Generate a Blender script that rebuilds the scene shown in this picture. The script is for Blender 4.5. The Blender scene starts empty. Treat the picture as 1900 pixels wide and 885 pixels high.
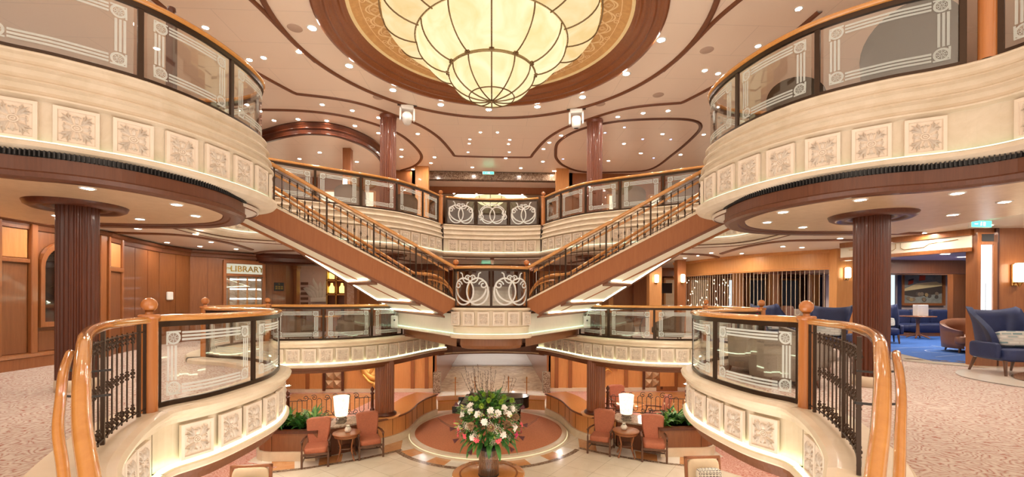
import bpy, math, random
from math import sin, cos, pi, radians, hypot, atan2, sqrt
from mathutils import Vector, Matrix
from mathutils.geometry import tessellate_polygon
random.seed(7)
sc = bpy.context.scene
COL = sc.collection
# ---------------------------------------------------------------- heights (metres)
E = 4.75                      # eye
FM = 3.38; SM = 3.48; RM = 4.53   # middle deck: carpet, kerb top, rail top
FU = 7.45; SU = 7.53; RU = 8.58   # upper deck
CM = 6.25                     # ceiling over middle deck
CL = 2.5                      # ceiling over lower deck
CT = 10.9                     # top ceiling
MIR = 1                       # 1 = left side as measured, -1 = mirrored to the right side

# ---------------------------------------------------------------- mesh builder
class MB:
    def __init__(s): s.v = []; s.f = []; s.sm = []
    def add(s, vs, fs, smooth=False):
        o = len(s.v); s.v += [tuple(p) for p in vs]
        s.f += [tuple(i + o for i in f) for f in fs]; s.sm += [smooth] * len(fs); return s
    def box(s, x0, x1, y0, y1, z0, z1, M=None, bev=0.0):
        if bev > 0:
            b = min(bev, (x1-x0)*.45, (y1-y0)*.45, (z1-z0)*.45)
            vs = []; idx = {}
            for i, (X, sx) in enumerate(((x0, 1), (x1, -1))):
                for j, (Y, sy) in enumerate(((y0, 1), (y1, -1))):
                    for k, (Z, sz) in enumerate(((z0, 1), (z1, -1))):
                        idx[i, j, k] = len(vs)
                        vs += [(X, Y + sy*b, Z + sz*b), (X + sx*b, Y, Z + sz*b), (X + sx*b, Y + sy*b, Z)]
            I = lambda i, j, k, a: idx[i, j, k] + a
            fs = []
            for i in (0, 1): fs.append([I(i, 0, 0, 0), I(i, 1, 0, 0), I(i, 1, 1, 0), I(i, 0, 1, 0)])
            for j in (0, 1): fs.append([I(0, j, 0, 1), I(1, j, 0, 1), I(1, j, 1, 1), I(0, j, 1, 1)])
            for k in (0, 1): fs.append([I(0, 0, k, 2), I(1, 0, k, 2), I(1, 1, k, 2), I(0, 1, k, 2)])
            for j in (0, 1):
                for k in (0, 1): fs.append([I(0, j, k, 1), I(1, j, k, 1), I(1, j, k, 2), I(0, j, k, 2)])
            for i in (0, 1):
                for k in (0, 1): fs.append([I(i, 0, k, 0), I(i, 1, k, 0), I(i, 1, k, 2), I(i, 0, k, 2)])
            for i in (0, 1):
                for j in (0, 1): fs.append([I(i, j, 0, 0), I(i, j, 1, 0), I(i, j, 1, 1), I(i, j, 0, 1)])
            for key in idx: fs.append([I(*key, 0), I(*key, 1), I(*key, 2)])
        else:
            vs = [(x, y, z) for x in (x0, x1) for y in (y0, y1) for z in (z0, z1)]
            fs = [(0, 1, 3, 2), (4, 6, 7, 5), (0, 4, 5, 1), (2, 3, 7, 6), (0, 2, 6, 4), (1, 5, 7, 3)]
        if M is not None: vs = [M @ Vector(p) for p in vs]
        return s.add(vs, fs)
    def lathe(s, prof, cx=0, cy=0, n=24, smooth=True, sx=1, sy=1, M=None, a0=0, a1=2*pi, caps=False):
        full = abs(a1 - a0 - 2*pi) < 1e-6; m = n if full else n + 1
        vs = []
        for r, z in prof:
            for i in range(m):
                a = a0 + (a1-a0)*i/n; vs.append((cx + r*sx*cos(a), cy + r*sy*sin(a), z))
        fs = []
        for k in range(len(prof)-1):
            for i in range(n):
                j = (i+1) % m if full else i+1
                fs.append((k*m+i, k*m+j, (k+1)*m+j, (k+1)*m+i))
        if M is not None: vs = [M @ Vector(p) for p in vs]
        s.add(vs, fs, smooth)
        if full and caps:
            for k in (0, len(prof)-1):
                if prof[k][0] > 1e-4: s.add([vs[k*m+i] for i in range(m)], [tuple(range(m))])
        return s
    def tube(s, pts, r, n=8, closed=False, sq=None, up=None, caps=True, smooth=True):
        # r radius or list;  sq=(w,h) elliptical section kept upright
        P = [Vector(p) for p in pts]; N = len(P); vs = []; 
        for i in range(N):
            a = P[(i-1) % N] if (closed or i > 0) else P[i]; b = P[(i+1) % N] if (closed or i < N-1) else P[i]
            t = (b-a); t = t.normalized() if t.length > 1e-9 else Vector((0, 0, 1))
            u = Vector(up) if up else (Vector((0, 0, 1)) if abs(t.z) < .93 else Vector((0, 1, 0)))
            sd = t.cross(u).normalized(); w = sd.cross(t).normalized()
            rr = r[i] if isinstance(r, (list, tuple)) else r
            for k in range(n):
                an = 2*pi*k/n
                if sq: vs.append(P[i] + sd*(sq[0]*cos(an)) + w*(sq[1]*sin(an)))
                else: vs.append(P[i] + sd*(rr*cos(an)) + w*(rr*sin(an)))
        fs = []
        for i in range(N if closed else N-1):
            j = (i+1) % N
            for k in range(n): fs.append((i*n+k, i*n+(k+1) % n, j*n+(k+1) % n, j*n+k))
        s.add(vs, fs, smooth)
        if not closed and caps:
            s.add(vs[:n], [tuple(range(n))]); s.add(vs[-n:], [tuple(range(n))])
        return s
    def rail(s, pts, prof, closed=False):
        # sweep a closed (side, up) section along a 3D path, kept upright
        P = [Vector(p) for p in pts]; N = len(P); n = len(prof); vs = []
        for i in range(N):
            a = P[(i-1) % N] if (closed or i > 0) else P[i]; b = P[(i+1) % N] if (closed or i < N-1) else P[i]
            t = (b-a).normalized(); sd = Vector((t.y, -t.x, 0))
            sd = sd.normalized() if sd.length > 1e-6 else Vector((1, 0, 0)); w = sd.cross(t)
            for x, y in prof: vs.append(P[i] + sd*x + w*y)
        fs = []
        for i in range(N if closed else N-1):
            j = (i+1) % N
            for k in range(n): fs.append((i*n+k, i*n+(k+1) % n, j*n+(k+1) % n, j*n+k))
        s.add(vs, fs, True)
        if not closed: s.add(vs[:n], [tuple(range(n))]); s.add(vs[-n:], [tuple(range(n))])
        return s
    def sweep(s, path, prof, zf=None, smooth=False, close=False):
        # open or closed profile [(offset, z)] along a plan path; offset to the right of travel
        nn = normals(path); vs = []
        for i, (x, y) in enumerate(path):
            dz = zf(i) if zf else 0
            for o, z in prof: vs.append((x + nn[i][0]*o, y + nn[i][1]*o, z + dz))
        n = len(prof); fs = []; m = n if close else n-1
        for i in range(len(path)-1):
            for k in range(m):
                fs.append((i*n+k, i*n+(k+1) % n, (i+1)*n+(k+1) % n, (i+1)*n+k))
        s.add(vs, fs, smooth)
        if close: s.add(vs[:n], [tuple(range(n))]); s.add(vs[-n:], [tuple(range(n))])
        return s
    def poly(s, pts, z0, z1=None):
        vs3 = [Vector((x, y, 0)) for x, y in pts]; tr = tessellate_polygon([vs3]); n = len(pts)
        s.add([(x, y, z0) for x, y in pts], tr)
        if z1 is not None:
            s.add([(x, y, z1) for x, y in pts], tr)
            s.add([(x, y, z0) for x, y in pts] + [(x, y, z1) for x, y in pts], [(i, (i+1) % n, n+(i+1) % n, n+i) for i in range(n)])
        return s
    def prism(s, pts, d, M):
        # pts (x,z) outline extruded along local y by d, placed by M
        vs3 = [Vector((x, z, 0)) for x, z in pts]; tr = tessellate_polygon([vs3]); n = len(pts)
        A = [M @ Vector((x, 0, z)) for x, z in pts]; B = [M @ Vector((x, d, z)) for x, z in pts]
        s.add(A, tr); s.add(B, tr); s.add(A+B, [(i, (i+1) % n, n+(i+1) % n, n+i) for i in range(n)]); return s
    def xf(s, M): s.v = [tuple(M @ Vector(p)) for p in s.v]; return s
    def join(s, o, M=None):
        vs = [M @ Vector(p) for p in o.v] if M is not None else o.v
        k = len(s.v); s.v += [tuple(p) for p in vs]; s.f += [tuple(i+k for i in f) for f in o.f]; s.sm += o.sm; return s

def normals(path):
    out = []; N = len(path)
    for i in range(N):
        a = path[max(i-1, 0)]; b = path[min(i+1, N-1)]
        dx, dy = b[0]-a[0], b[1]-a[1]; l = hypot(dx, dy) or 1
        out.append((dy/l, -dx/l))
    return out
def crom(P, step=.1, closed=False):
    out = []; N = len(P)
    segs = N if closed else N-1
    g = (lambda i: P[i % N]) if closed else (lambda i: P[min(max(i, 0), N-1)])
    for i in range(segs):
        p0, p1, p2, p3 = g(i-1), g(i), g(i+1), g(i+2)
        d = sqrt(sum((a-b)**2 for a, b in zip(p1, p2))); n = max(1, int(round(d/step)))
        for k in range(n):
            t = k/n
            out.append(tuple(.5*((2*b) + (-a+c)*t + (2*a-5*b+4*c-e)*t*t + (-a+3*b-3*c+e)*t**3) for a, b, c, e in zip(p0, p1, p2, p3)))
    if not closed: out.append(tuple(P[-1]))
    return out
def offs(path, d):
    nn = normals(path); return [(p[0]+n[0]*d, p[1]+n[1]*d) for p, n in zip(path, nn)]
class Arc:
    """plan path by arc length"""
    def __init__(s, path):
        s.p = path; s.s = [0]
        for a, b in zip(path, path[1:]): s.s.append(s.s[-1] + hypot(b[0]-a[0], b[1]-a[1]))
        s.L = s.s[-1]
    def at(s, t, o=0):
        t = min(max(t, 0), s.L); i = 0
        while i < len(s.s)-2 and s.s[i+1] < t: i += 1
        k = (t-s.s[i])/max(s.s[i+1]-s.s[i], 1e-9); a, b = s.p[i], s.p[i+1]
        dx, dy = b[0]-a[0], b[1]-a[1]; l = hypot(dx, dy) or 1
        return (a[0]+dx*k + dy/l*o, a[1]+dy*k - dx/l*o)
    def dirn(s, t):
        a, b = s.at(t-.06), s.at(t+.06); return atan2(b[1]-a[1], b[0]-a[0])
    def sub(s, t0, t1, step=.09):
        n = max(2, int((t1-t0)/step)); return [s.at(t0+(t1-t0)*i/n) for i in range(n+1)]
    def near(s, x, y):
        return min(zip([hypot(p[0]-x, p[1]-y) for p in s.p], s.s))[1]

# ---------------------------------------------------------------- objects
def link_mesh(name, m, mat):
    me = bpy.data.meshes.new(name)
    vs = m.v if MIR == 1 else [(-x, y, z) for x, y, z in m.v]
    me.from_pydata(vs, [], m.f); me.polygons.foreach_set('use_smooth', m.sm)
    me.materials.append(mat); me.update()
    o = bpy.data.objects.new(name, me); COL.objects.link(o); return o
def tag(o, label=None, cat=None, group=None, kind=None):
    if label: o['label'] = label
    if cat: o['category'] = cat
    if group: o['group'] = group
    if kind: o['kind'] = kind
    return o
def thing(name, label, cat, loc=(0, 0, 0), rz=0, group=None):
    o = bpy.data.objects.new(name, None); COL.objects.link(o); o.empty_display_size = .1
    o.location = (loc[0]*MIR, loc[1], loc[2]); o.rotation_euler = (0, 0, rz)
    return tag(o, label, cat, group)
def part(name, m, mat, parent, label=None, absolute=False):
    """mesh child. absolute=True: vertices are in room coordinates."""
    o = link_mesh(name, m, mat); o.parent = parent
    if absolute:
        L = Vector((0, 0, 0)); q = parent
        while q is not None: L += q.location; q = q.parent
        o.location = -L
    if label: o['label'] = label
    return o
def single(name, m, mat, label, cat, group=None):
    return tag(link_mesh(name, m, mat), label, cat, group)
def struct(name, m, mat): return tag(link_mesh(name, m, mat), kind='structure')
def dup(o, loc=None, rz=None, label=None, parent=None, scale=None):
    c = o.copy(); COL.objects.link(c)
    if parent is not None: c.parent = parent
    if loc is not None: c.location = loc
    if rz is not None: c.rotation_euler = (0, 0, rz)
    if scale is not None: c.scale = scale
    if label: c['label'] = label
    for ch in list(o.children): dup(ch, parent=c)
    return c

# ---------------------------------------------------------------- materials
def newmat(name):
    m = bpy.data.materials.new(name); m.use_nodes = True; nt = m.node_tree; nt.nodes.clear()
    out = nt.nodes.new('ShaderNodeOutputMaterial'); return m, nt, out
def N(nt, t, **k):
    n = nt.nodes.new(t)
    for a, b in k.items():
        if a.startswith('_'): setattr(n, a[1:], b)
        else: n.inputs[a.replace('__', ' ')].default_value = b
    return n
def rgb(c): return (c[0], c[1], c[2], 1)
def princ(nt, out, col=None, rough=.5, metal=0, coat=0, spec=.5):
    b = nt.nodes.new('ShaderNodeBsdfPrincipled')
    if col: b.inputs['Base Color'].default_value = rgb(col)
    b.inputs['Roughness'].default_value = rough; b.inputs['Metallic'].default_value = metal
    b.inputs['Coat Weight'].default_value = coat; b.inputs['Coat Roughness'].default_value = .08
    b.inputs['Specular IOR Level'].default_value = spec
    nt.links.new(b.outputs[0], out.inputs[0]); return b
def coords(nt, scale=(1, 1, 1), rot=(0, 0, 0)):
    tc = nt.nodes.new('ShaderNodeTexCoord'); mp = nt.nodes.new('ShaderNodeMapping')
    mp.inputs['Scale'].default_value = scale; mp.inputs['Rotation'].default_value = rot
    nt.links.new(tc.outputs['Object'], mp.inputs[0]); return mp.outputs[0]
def ramp(nt, fac, stops):
    r = nt.nodes.new('ShaderNodeValToRGB'); e = r.color_ramp.elements
    while len(e) < len(stops): e.new(.5)
    for i, (p, c) in enumerate(stops): e[i].position = p; e[i].color = rgb(c)
    nt.links.new(fac, r.inputs[0]); return r.outputs[0]
def bump(nt, b, h, strength=.3, dist=.01):
    n = N(nt, 'ShaderNodeBump', Strength=strength, Distance=dist)
    nt.links.new(h, n.inputs['Height']); nt.links.new(n.outputs[0], b.inputs['Normal'])
def wood(name, c1, c2, rough=.35, coat=.3, scale=(14, 14, 1.0)):
    m, nt, out = newmat(name); b = princ(nt, out, None, rough, 0, coat)
    co = coords(nt, scale)
    n = N(nt, 'ShaderNodeTexNoise', Scale=2.0, Detail=7, Roughness=.65, Distortion=.6); nt.links.new(co, n.inputs['Vector'])
    c = ramp(nt, n.outputs['Fac'], [(.3, c1), (.7, c2)]); nt.links.new(c, b.inputs['Base Color'])
    bump(nt, b, n.outputs['Fac'], .05, .004); return m
def stone(name, c1, c2, scale=2.2, rough=.4, coat=0, detail=6, bmp=.0, vein=None, dist=.8):
    m, nt, out = newmat(name); b = princ(nt, out, None, rough, 0, coat)
    co = coords(nt)
    n = N(nt, 'ShaderNodeTexNoise', Scale=scale, Detail=detail, Roughness=.6, Distortion=dist); nt.links.new(co, n.inputs['Vector'])
    st = [(.32, c1), (.68, c2)]
    if vein: st = [(.3, c1), (.47, c2), (.5, vein), (.53, c2), (.75, c1)]
    nt.links.new(ramp(nt, n.outputs['Fac'], st), b.inputs['Base Color'])
    if bmp: bump(nt, b, n.outputs['Fac'], bmp, .02)
    return m
def plain(name, c, rough=.5, metal=0, coat=0, var=.0, scale=6, bmp=0):
    m, nt, out = newmat(name); b = princ(nt, out, c, rough, metal, coat)
    co = coords(nt); n = N(nt, 'ShaderNodeTexNoise', Scale=scale, Detail=4); nt.links.new(co, n.inputs['Vector'])
    v = var or .04
    nt.links.new(ramp(nt, n.outputs['Fac'], [(.3, [x*(1-v) for x in c]), (.7, [min(1, x*(1+v)) for x in c])]), b.inputs['Base Color'])
    if bmp: bump(nt, b, n.outputs['Fac'], bmp, .01)
    return m
def emit(name, c, s, tex=None):
    m, nt, out = newmat(name); e = N(nt, 'ShaderNodeEmission', Color=rgb(c), Strength=s)
    if tex:
        co = coords(nt); n = N(nt, 'ShaderNodeTexNoise', Scale=tex, Detail=5, Distortion=1.2); nt.links.new(co, n.inputs['Vector'])
        nt.links.new(ramp(nt, n.outputs['Fac'], [(.3, [c[0]*.9, c[1]*.80, c[2]*.62]), (.65, c)]), e.inputs['Color'])
    nt.links.new(e.outputs[0], out.inputs[0]); return m
def glassy(name, tint=(.97, .985, .975), refl=1.0, f0=.055):
    # clear pane: the facing ratio is taken on both faces so that the far face never turns into a mirror
    m, nt, out = newmat(name)
    t = N(nt, 'ShaderNodeBsdfTransparent', Color=rgb(tint)); g = N(nt, 'ShaderNodeBsdfGlossy', Color=(1, 1, 1, 1), Roughness=.01)
    ge = nt.nodes.new('ShaderNodeNewGeometry'); dt = N(nt, 'ShaderNodeVectorMath', _operation='DOT_PRODUCT')
    nt.links.new(ge.outputs['Normal'], dt.inputs[0]); nt.links.new(ge.outputs['Incoming'], dt.inputs[1])
    ab = N(nt, 'ShaderNodeMath', _operation='ABSOLUTE'); nt.links.new(dt.outputs['Value'], ab.inputs[0])
    om = N(nt, 'ShaderNodeMath', _operation='SUBTRACT'); om.inputs[0].default_value = 1; nt.links.new(ab.outputs[0], om.inputs[1])
    pw = N(nt, 'ShaderNodeMath', _operation='POWER'); pw.inputs[1].default_value = 4; nt.links.new(om.outputs[0], pw.inputs[0])
    ma = N(nt, 'ShaderNodeMath', _operation='MULTIPLY_ADD'); ma.inputs[1].default_value = 1-f0; ma.inputs[2].default_value = f0; nt.links.new(pw.outputs[0], ma.inputs[0])
    mx = nt.nodes.new('ShaderNodeMixShader'); nt.links.new(ma.outputs[0], mx.inputs[0]); nt.links.new(t.outputs[0], mx.inputs[1]); nt.links.new(g.outputs[0], mx.inputs[2])
    nt.links.new(mx.outputs[0], out.inputs[0]); return m
def frosted(name, c=(.85, .9, .86), a=.72):
    m, nt, out = newmat(name)
    t = N(nt, 'ShaderNodeBsdfTransparent', Color=(1, 1, 1, 1)); d = N(nt, 'ShaderNodeBsdfDiffuse', Color=rgb(c))
    l = N(nt, 'ShaderNodeBsdfTranslucent', Color=rgb(c)); ad = N(nt, 'ShaderNodeMixShader', Fac=.45)
    nt.links.new(d.outputs[0], ad.inputs[1]); nt.links.new(l.outputs[0], ad.inputs[2])
    mx = N(nt, 'ShaderNodeMixShader', Fac=a); nt.links.new(t.outputs[0], mx.inputs[1]); nt.links.new(ad.outputs[0], mx.inputs[2])
    nt.links.new(mx.outputs[0], out.inputs[0]); return m
def scallop_carpet(name, base, mid, line, scale=3.2):
    # fan-shaped wave bands, warped by noise
    m, nt, out = newmat(name); b = princ(nt, out, None, .95)
    co = coords(nt, (scale, scale, scale))
    n = N(nt, 'ShaderNodeTexNoise', Scale=.9, Detail=2); nt.links.new(co, n.inputs['Vector'])
    va = N(nt, 'ShaderNodeVectorMath', _operation='MULTIPLY_ADD'); va.inputs[1].default_value = (1.6, 1.6, 0)
    nt.links.new(n.outputs['Color'], va.inputs[0]); nt.links.new(co, va.inputs[2])
    v = N(nt, 'ShaderNodeTexVoronoi', Scale=.9, Randomness=.55, _feature='F1'); nt.links.new(va.outputs[0], v.inputs['Vector'])
    mm = N(nt, 'ShaderNodeMath', _operation='MULTIPLY'); mm.inputs[1].default_value = 34; nt.links.new(v.outputs['Distance'], mm.inputs[0])
    s1 = N(nt, 'ShaderNodeMath', _operation='SINE'); nt.links.new(mm.outputs[0], s1.inputs[0])
    n2 = N(nt, 'ShaderNodeTexNoise', Scale=9, Detail=3); nt.links.new(co, n2.inputs['Vector'])
    ad = N(nt, 'ShaderNodeMath', _operation='MULTIPLY_ADD'); ad.inputs[1].default_value = 1.9; ad.inputs[2].default_value = -.95
    nt.links.new(n2.outputs['Fac'], ad.inputs[0])
    a2 = N(nt, 'ShaderNodeMath', _operation='ADD'); nt.links.new(s1.outputs[0], a2.inputs[0]); nt.links.new(ad.outputs[0], a2.inputs[1])
    a3 = N(nt, 'ShaderNodeMath', _operation='MULTIPLY_ADD'); a3.inputs[1].default_value = .3; a3.inputs[2].default_value = .5; nt.links.new(a2.outputs[0], a3.inputs[0])
    nt.links.new(ramp(nt, a3.outputs[0], [(.3, base), (.55, mid), (.72, mid), (.84, line)]), b.inputs['Base Color'])
    n3 = N(nt, 'ShaderNodeTexNoise', Scale=90, Detail=2); nt.links.new(co, n3.inputs['Vector']); bump(nt, b, n3.outputs['Fac'], .3, .006)
    return m
def tiles(name, c1, c2, mortar, w=.8, h=.8, rot=0, rough=.15, ms=.006, coat=0.2):
    m, nt, out = newmat(name); b = princ(nt, out, None, rough, 0, coat)
    co = coords(nt, (1, 1, 1), (0, 0, rot))
    br = N(nt, 'ShaderNodeTexBrick', Scale=1.0, Color1=rgb(c1), Color2=rgb(c2), Mortar=rgb(mortar))
    br.inputs['Mortar Size'].default_value = ms; br.inputs['Brick Width'].default_value = w; br.inputs['Row Height'].default_value = h
    br.offset = 0; nt.links.new(co, br.inputs['Vector'])
    n = N(nt, 'ShaderNodeTexNoise', Scale=1.7, Detail=6, Distortion=1); nt.links.new(co, n.inputs['Vector'])
    mx = N(nt, 'ShaderNodeMixRGB', _blend_type='MULTIPLY', Fac=.5)
    nt.links.new(br.outputs['Color'], mx.inputs[1]); nt.links.new(ramp(nt, n.outputs['Fac'], [(.35, (.86, .83, .78)), (.6, (1, 1, 1))]), mx.inputs[2])
    nt.links.new(mx.outputs[0], b.inputs['Base Color']); return m
def ogee_cloth(name, a, b_, s=9):
    m, nt, out = newmat(name); b = princ(nt, out, None, .9)
    co = coords(nt, (s, s, s)); w = N(nt, 'ShaderNodeTexVoronoi', Scale=1.5, Randomness=0, _feature='DISTANCE_TO_EDGE'); nt.links.new(co, w.inputs['Vector'])
    nt.links.new(ramp(nt, w.outputs['Distance'], [(.12, a), (.15, b_), (.28, b_), (.31, a)]), b.inputs['Base Color']); return m

W = {}
W['cherry'] = wood('cherry_wood', (.27, .088, .026), (.35, .125, .038))
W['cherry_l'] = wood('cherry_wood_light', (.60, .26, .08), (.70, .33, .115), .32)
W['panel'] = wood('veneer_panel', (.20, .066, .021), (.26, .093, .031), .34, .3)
W['board'] = wood('stair_board', (.29, .092, .027), (.35, .122, .037), .5, .0)
W['dark'] = wood('mahogany_dark', (.070, .016, .006), (.115, .027, .009), .34, .2)
W['trim'] = wood('trim_brown', (.15, .048, .018), (.20, .068, .026), .45, .05)
W['drum'] = wood('drum_brown', (.10, .030, .012), (.14, .045, .018), .42, .1)
W['rail'] = wood('handrail_honey', (.52, .215, .05), (.62, .28, .07), .12, .8, (5, 5, 5))
W['newel'] = wood('newel_wood', (.46, .155, .04), (.52, .19, .05), .25, .6)
W['stage_wood'] = wood('honey_veneer', (.52, .20, .05), (.62, .26, .075), .22, .6)
M_stone = stone('cream_stone', (.70, .57, .41), (.78, .66, .50), 2.2, .35, .1)
M_stone_rough = stone('carved_cream_stone', (.64, .53, .39), (.74, .63, .50), 3.0, .6, 0, 8, .7)
M_plaster = plain('relief_plaster', (.80, .68, .56), .6, var=.03)
M_back = plain('pale_fascia', (.84, .79, .66), .6, var=.02)
M_ceil = None
def ceiling_mat(name, c, seams):
    m, nt, out = newmat(name); b = princ(nt, out, None, .35, 0, .0)
    co = coords(nt, (1, 1, 1), (0, 0, .0))
    br = N(nt, 'ShaderNodeTexBrick', Scale=1.0, Color1=rgb(c), Color2=rgb([x*.985 for x in c]), Mortar=rgb([x*.78 for x in c]))
    br.inputs['Mortar Size'].default_value = .006; br.inputs['Brick Width'].default_value = 2.4; br.inputs['Row Height'].default_value = 1.2
    nt.links.new(co, br.inputs['Vector']); nt.links.new(br.outputs['Color'], b.inputs['Base Color']); return m
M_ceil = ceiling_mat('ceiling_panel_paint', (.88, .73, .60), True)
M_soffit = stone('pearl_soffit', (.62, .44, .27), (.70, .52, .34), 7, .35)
M_bronze = plain('dark_bronze', (.055, .032, .020), .35, .7)
M_brass = plain('brass', (.75, .48, .17), .25, 1)
M_gold = plain('gold_relief', (.85, .52, .16), .35, .85)
M_black = plain('black_metal', (.02, .018, .018), .4)
M_glass = glassy('pane_glass', f0=.065)
M_frost = frosted('etched_frost')
M_scroll = frosted('white_scroll_film', (.95, .95, .92), .93)
M_white = plain('white_paint', (.82, .80, .76), .45)
M_led = emit('led_strip', (.84, 1.0, .68), 2.8)
M_led_s = emit('led_soft', (.70, 1.0, .66), .8)
M_led_h = emit('led_stair', (.88, 1.0, .74), 7)
M_carpet = scallop_carpet('pale_scallop_carpet', (.58, .48, .41), (.48, .37, .31), (.34, .11, .07), 4.4)
M_carpet_l = scallop_carpet('salmon_scallop_carpet', (.66, .40, .32), (.58, .28, .21), (.42, .12, .08), 4.2)
M_marble = tiles('cream_marble_tiles', (.86, .77, .63), (.83, .73, .58), (.55, .45, .33), .85, .85, radians(38))
M_brownm = stone('brown_marble', (.10, .06, .04), (.22, .14, .09), 9, .2, .3, 8, 0, (.55, .45, .33))
M_orangem = stone('orange_marble', (.62, .26, .09), (.72, .36, .15), 4, .2, .3, 8)
M_whitem = stone('white_marble', (.84, .77, .66), (.88, .82, .72), 3, .2, .3)
M_rosem = stone('rose_marble', (.55, .30, .18), (.68, .42, .28), 5, .25, .3, 8, 0, (.75, .58, .45))
M_stagec = plain('rust_carpet', (.52, .19, .09), .95, var=.12, scale=25, bmp=.2)
M_leather = plain('rust_upholstery', (.42, .13, .065), .7, var=.1, scale=30)
M_taupe = plain('taupe_leather', (.17, .10, .06), .5, var=.08)
M_navy = plain('navy_velvet', (.018, .028, .095), .55, var=.2, scale=5)
M_blue = plain('blue_carpet', (.03, .12, .42), .95, var=.1, scale=20)
M_tan = plain('tan_leather', (.30, .13, .07), .4, var=.08)
M_weave = plain('grey_weave', (.26, .22, .18), .8, var=.25, scale=120)
M_leaf = plain('leaf_green', (.045, .17, .03), .4, var=.5, scale=5)
M_leaf2 = plain('leaf_light', (.13, .30, .045), .45, var=.4, scale=7)
M_soil = plain('dark_soil', (.02, .014, .01), .9)
M_shade = emit('alabaster_shade_glow', (1, .88, .66), .75, 14)
M_bulb = emit('downlight_glow', (1, .90, .78), 205)
M_bulb_b = emit('blue_downlight_glow', (.25, .35, 1), 10)
WORLD = 1.2; EXPO = 1.32
# ================================================================ outlines (left side, void on the right of travel)
UN_ctrl = [(-6.0, -.5), (-6.0, 2.0), (-5.98, 3.9), (-5.9, 4.5), (-5.72, 4.86), (-5.42, 5.12), (-5.02, 5.36), (-4.5, 5.84), (-4.2, 6.4), (-4.05, 7.03), (-4.02, 7.6), (-4.12, 8.05), (-4.45, 8.45), (-5.0, 8.68), (-5.6, 8.74), (-6.15, 8.7)]
UF_ctrl = [(-6.85, 9.8), (-6.95, 11.0), (-6.75, 11.9), (-6.0, 12.4), (-5.0, 13.05), (-3.9, 13.72), (-3.03, 14.4), (-2.35, 15.5), (-1.98, 16.42)]
UC_ctrl = [(-1.85, 16.55), (-1.0, 16.8), (0, 16.88), (1.0, 16.8), (1.85, 16.55)]
M1_ctrl = [(-1.0, 1.15), (-1.5, 1.72), (-1.95, 2.2), (-2.45, 2.78), (-2.95, 3.35), (-3.34, 4.0), (-3.6, 4.55), (-3.74, 4.98)]
ML_ctrl = [(-3.76, 5.02), (-3.76, 5.27), (-3.56, 5.72), (-3.47, 6.5), (-3.5, 7.15), (-3.76, 7.95), (-4.08, 8.36), (-4.54, 8.78), (-5.19, 9.24), (-5.8, 9.46), (-6.1, 9.62)]
MB_ctrl = [(-6.14, 9.7), (-6.6, 10.4), (-6.85, 11.4), (-6.8, 12.4), (-6.55, 13.05)]
MF_ctrl = [(-6.5, 13.08), (-5.8, 13.12), (-4.93, 13.3), (-4.2, 13.72), (-3.6, 14.35), (-3.15, 15.15), (-2.75, 16.1), (-2.3, 17.1), (-1.9, 17.6)]
UN, UF, UC = [Arc(crom(c, .08)) for c in (UN_ctrl, UF_ctrl, UC_ctrl)]
M1, ML, MBk, MF = [Arc(crom(c, .08)) for c in (M1_ctrl, ML_ctrl, MB_ctrl, MF_ctrl)]

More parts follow.
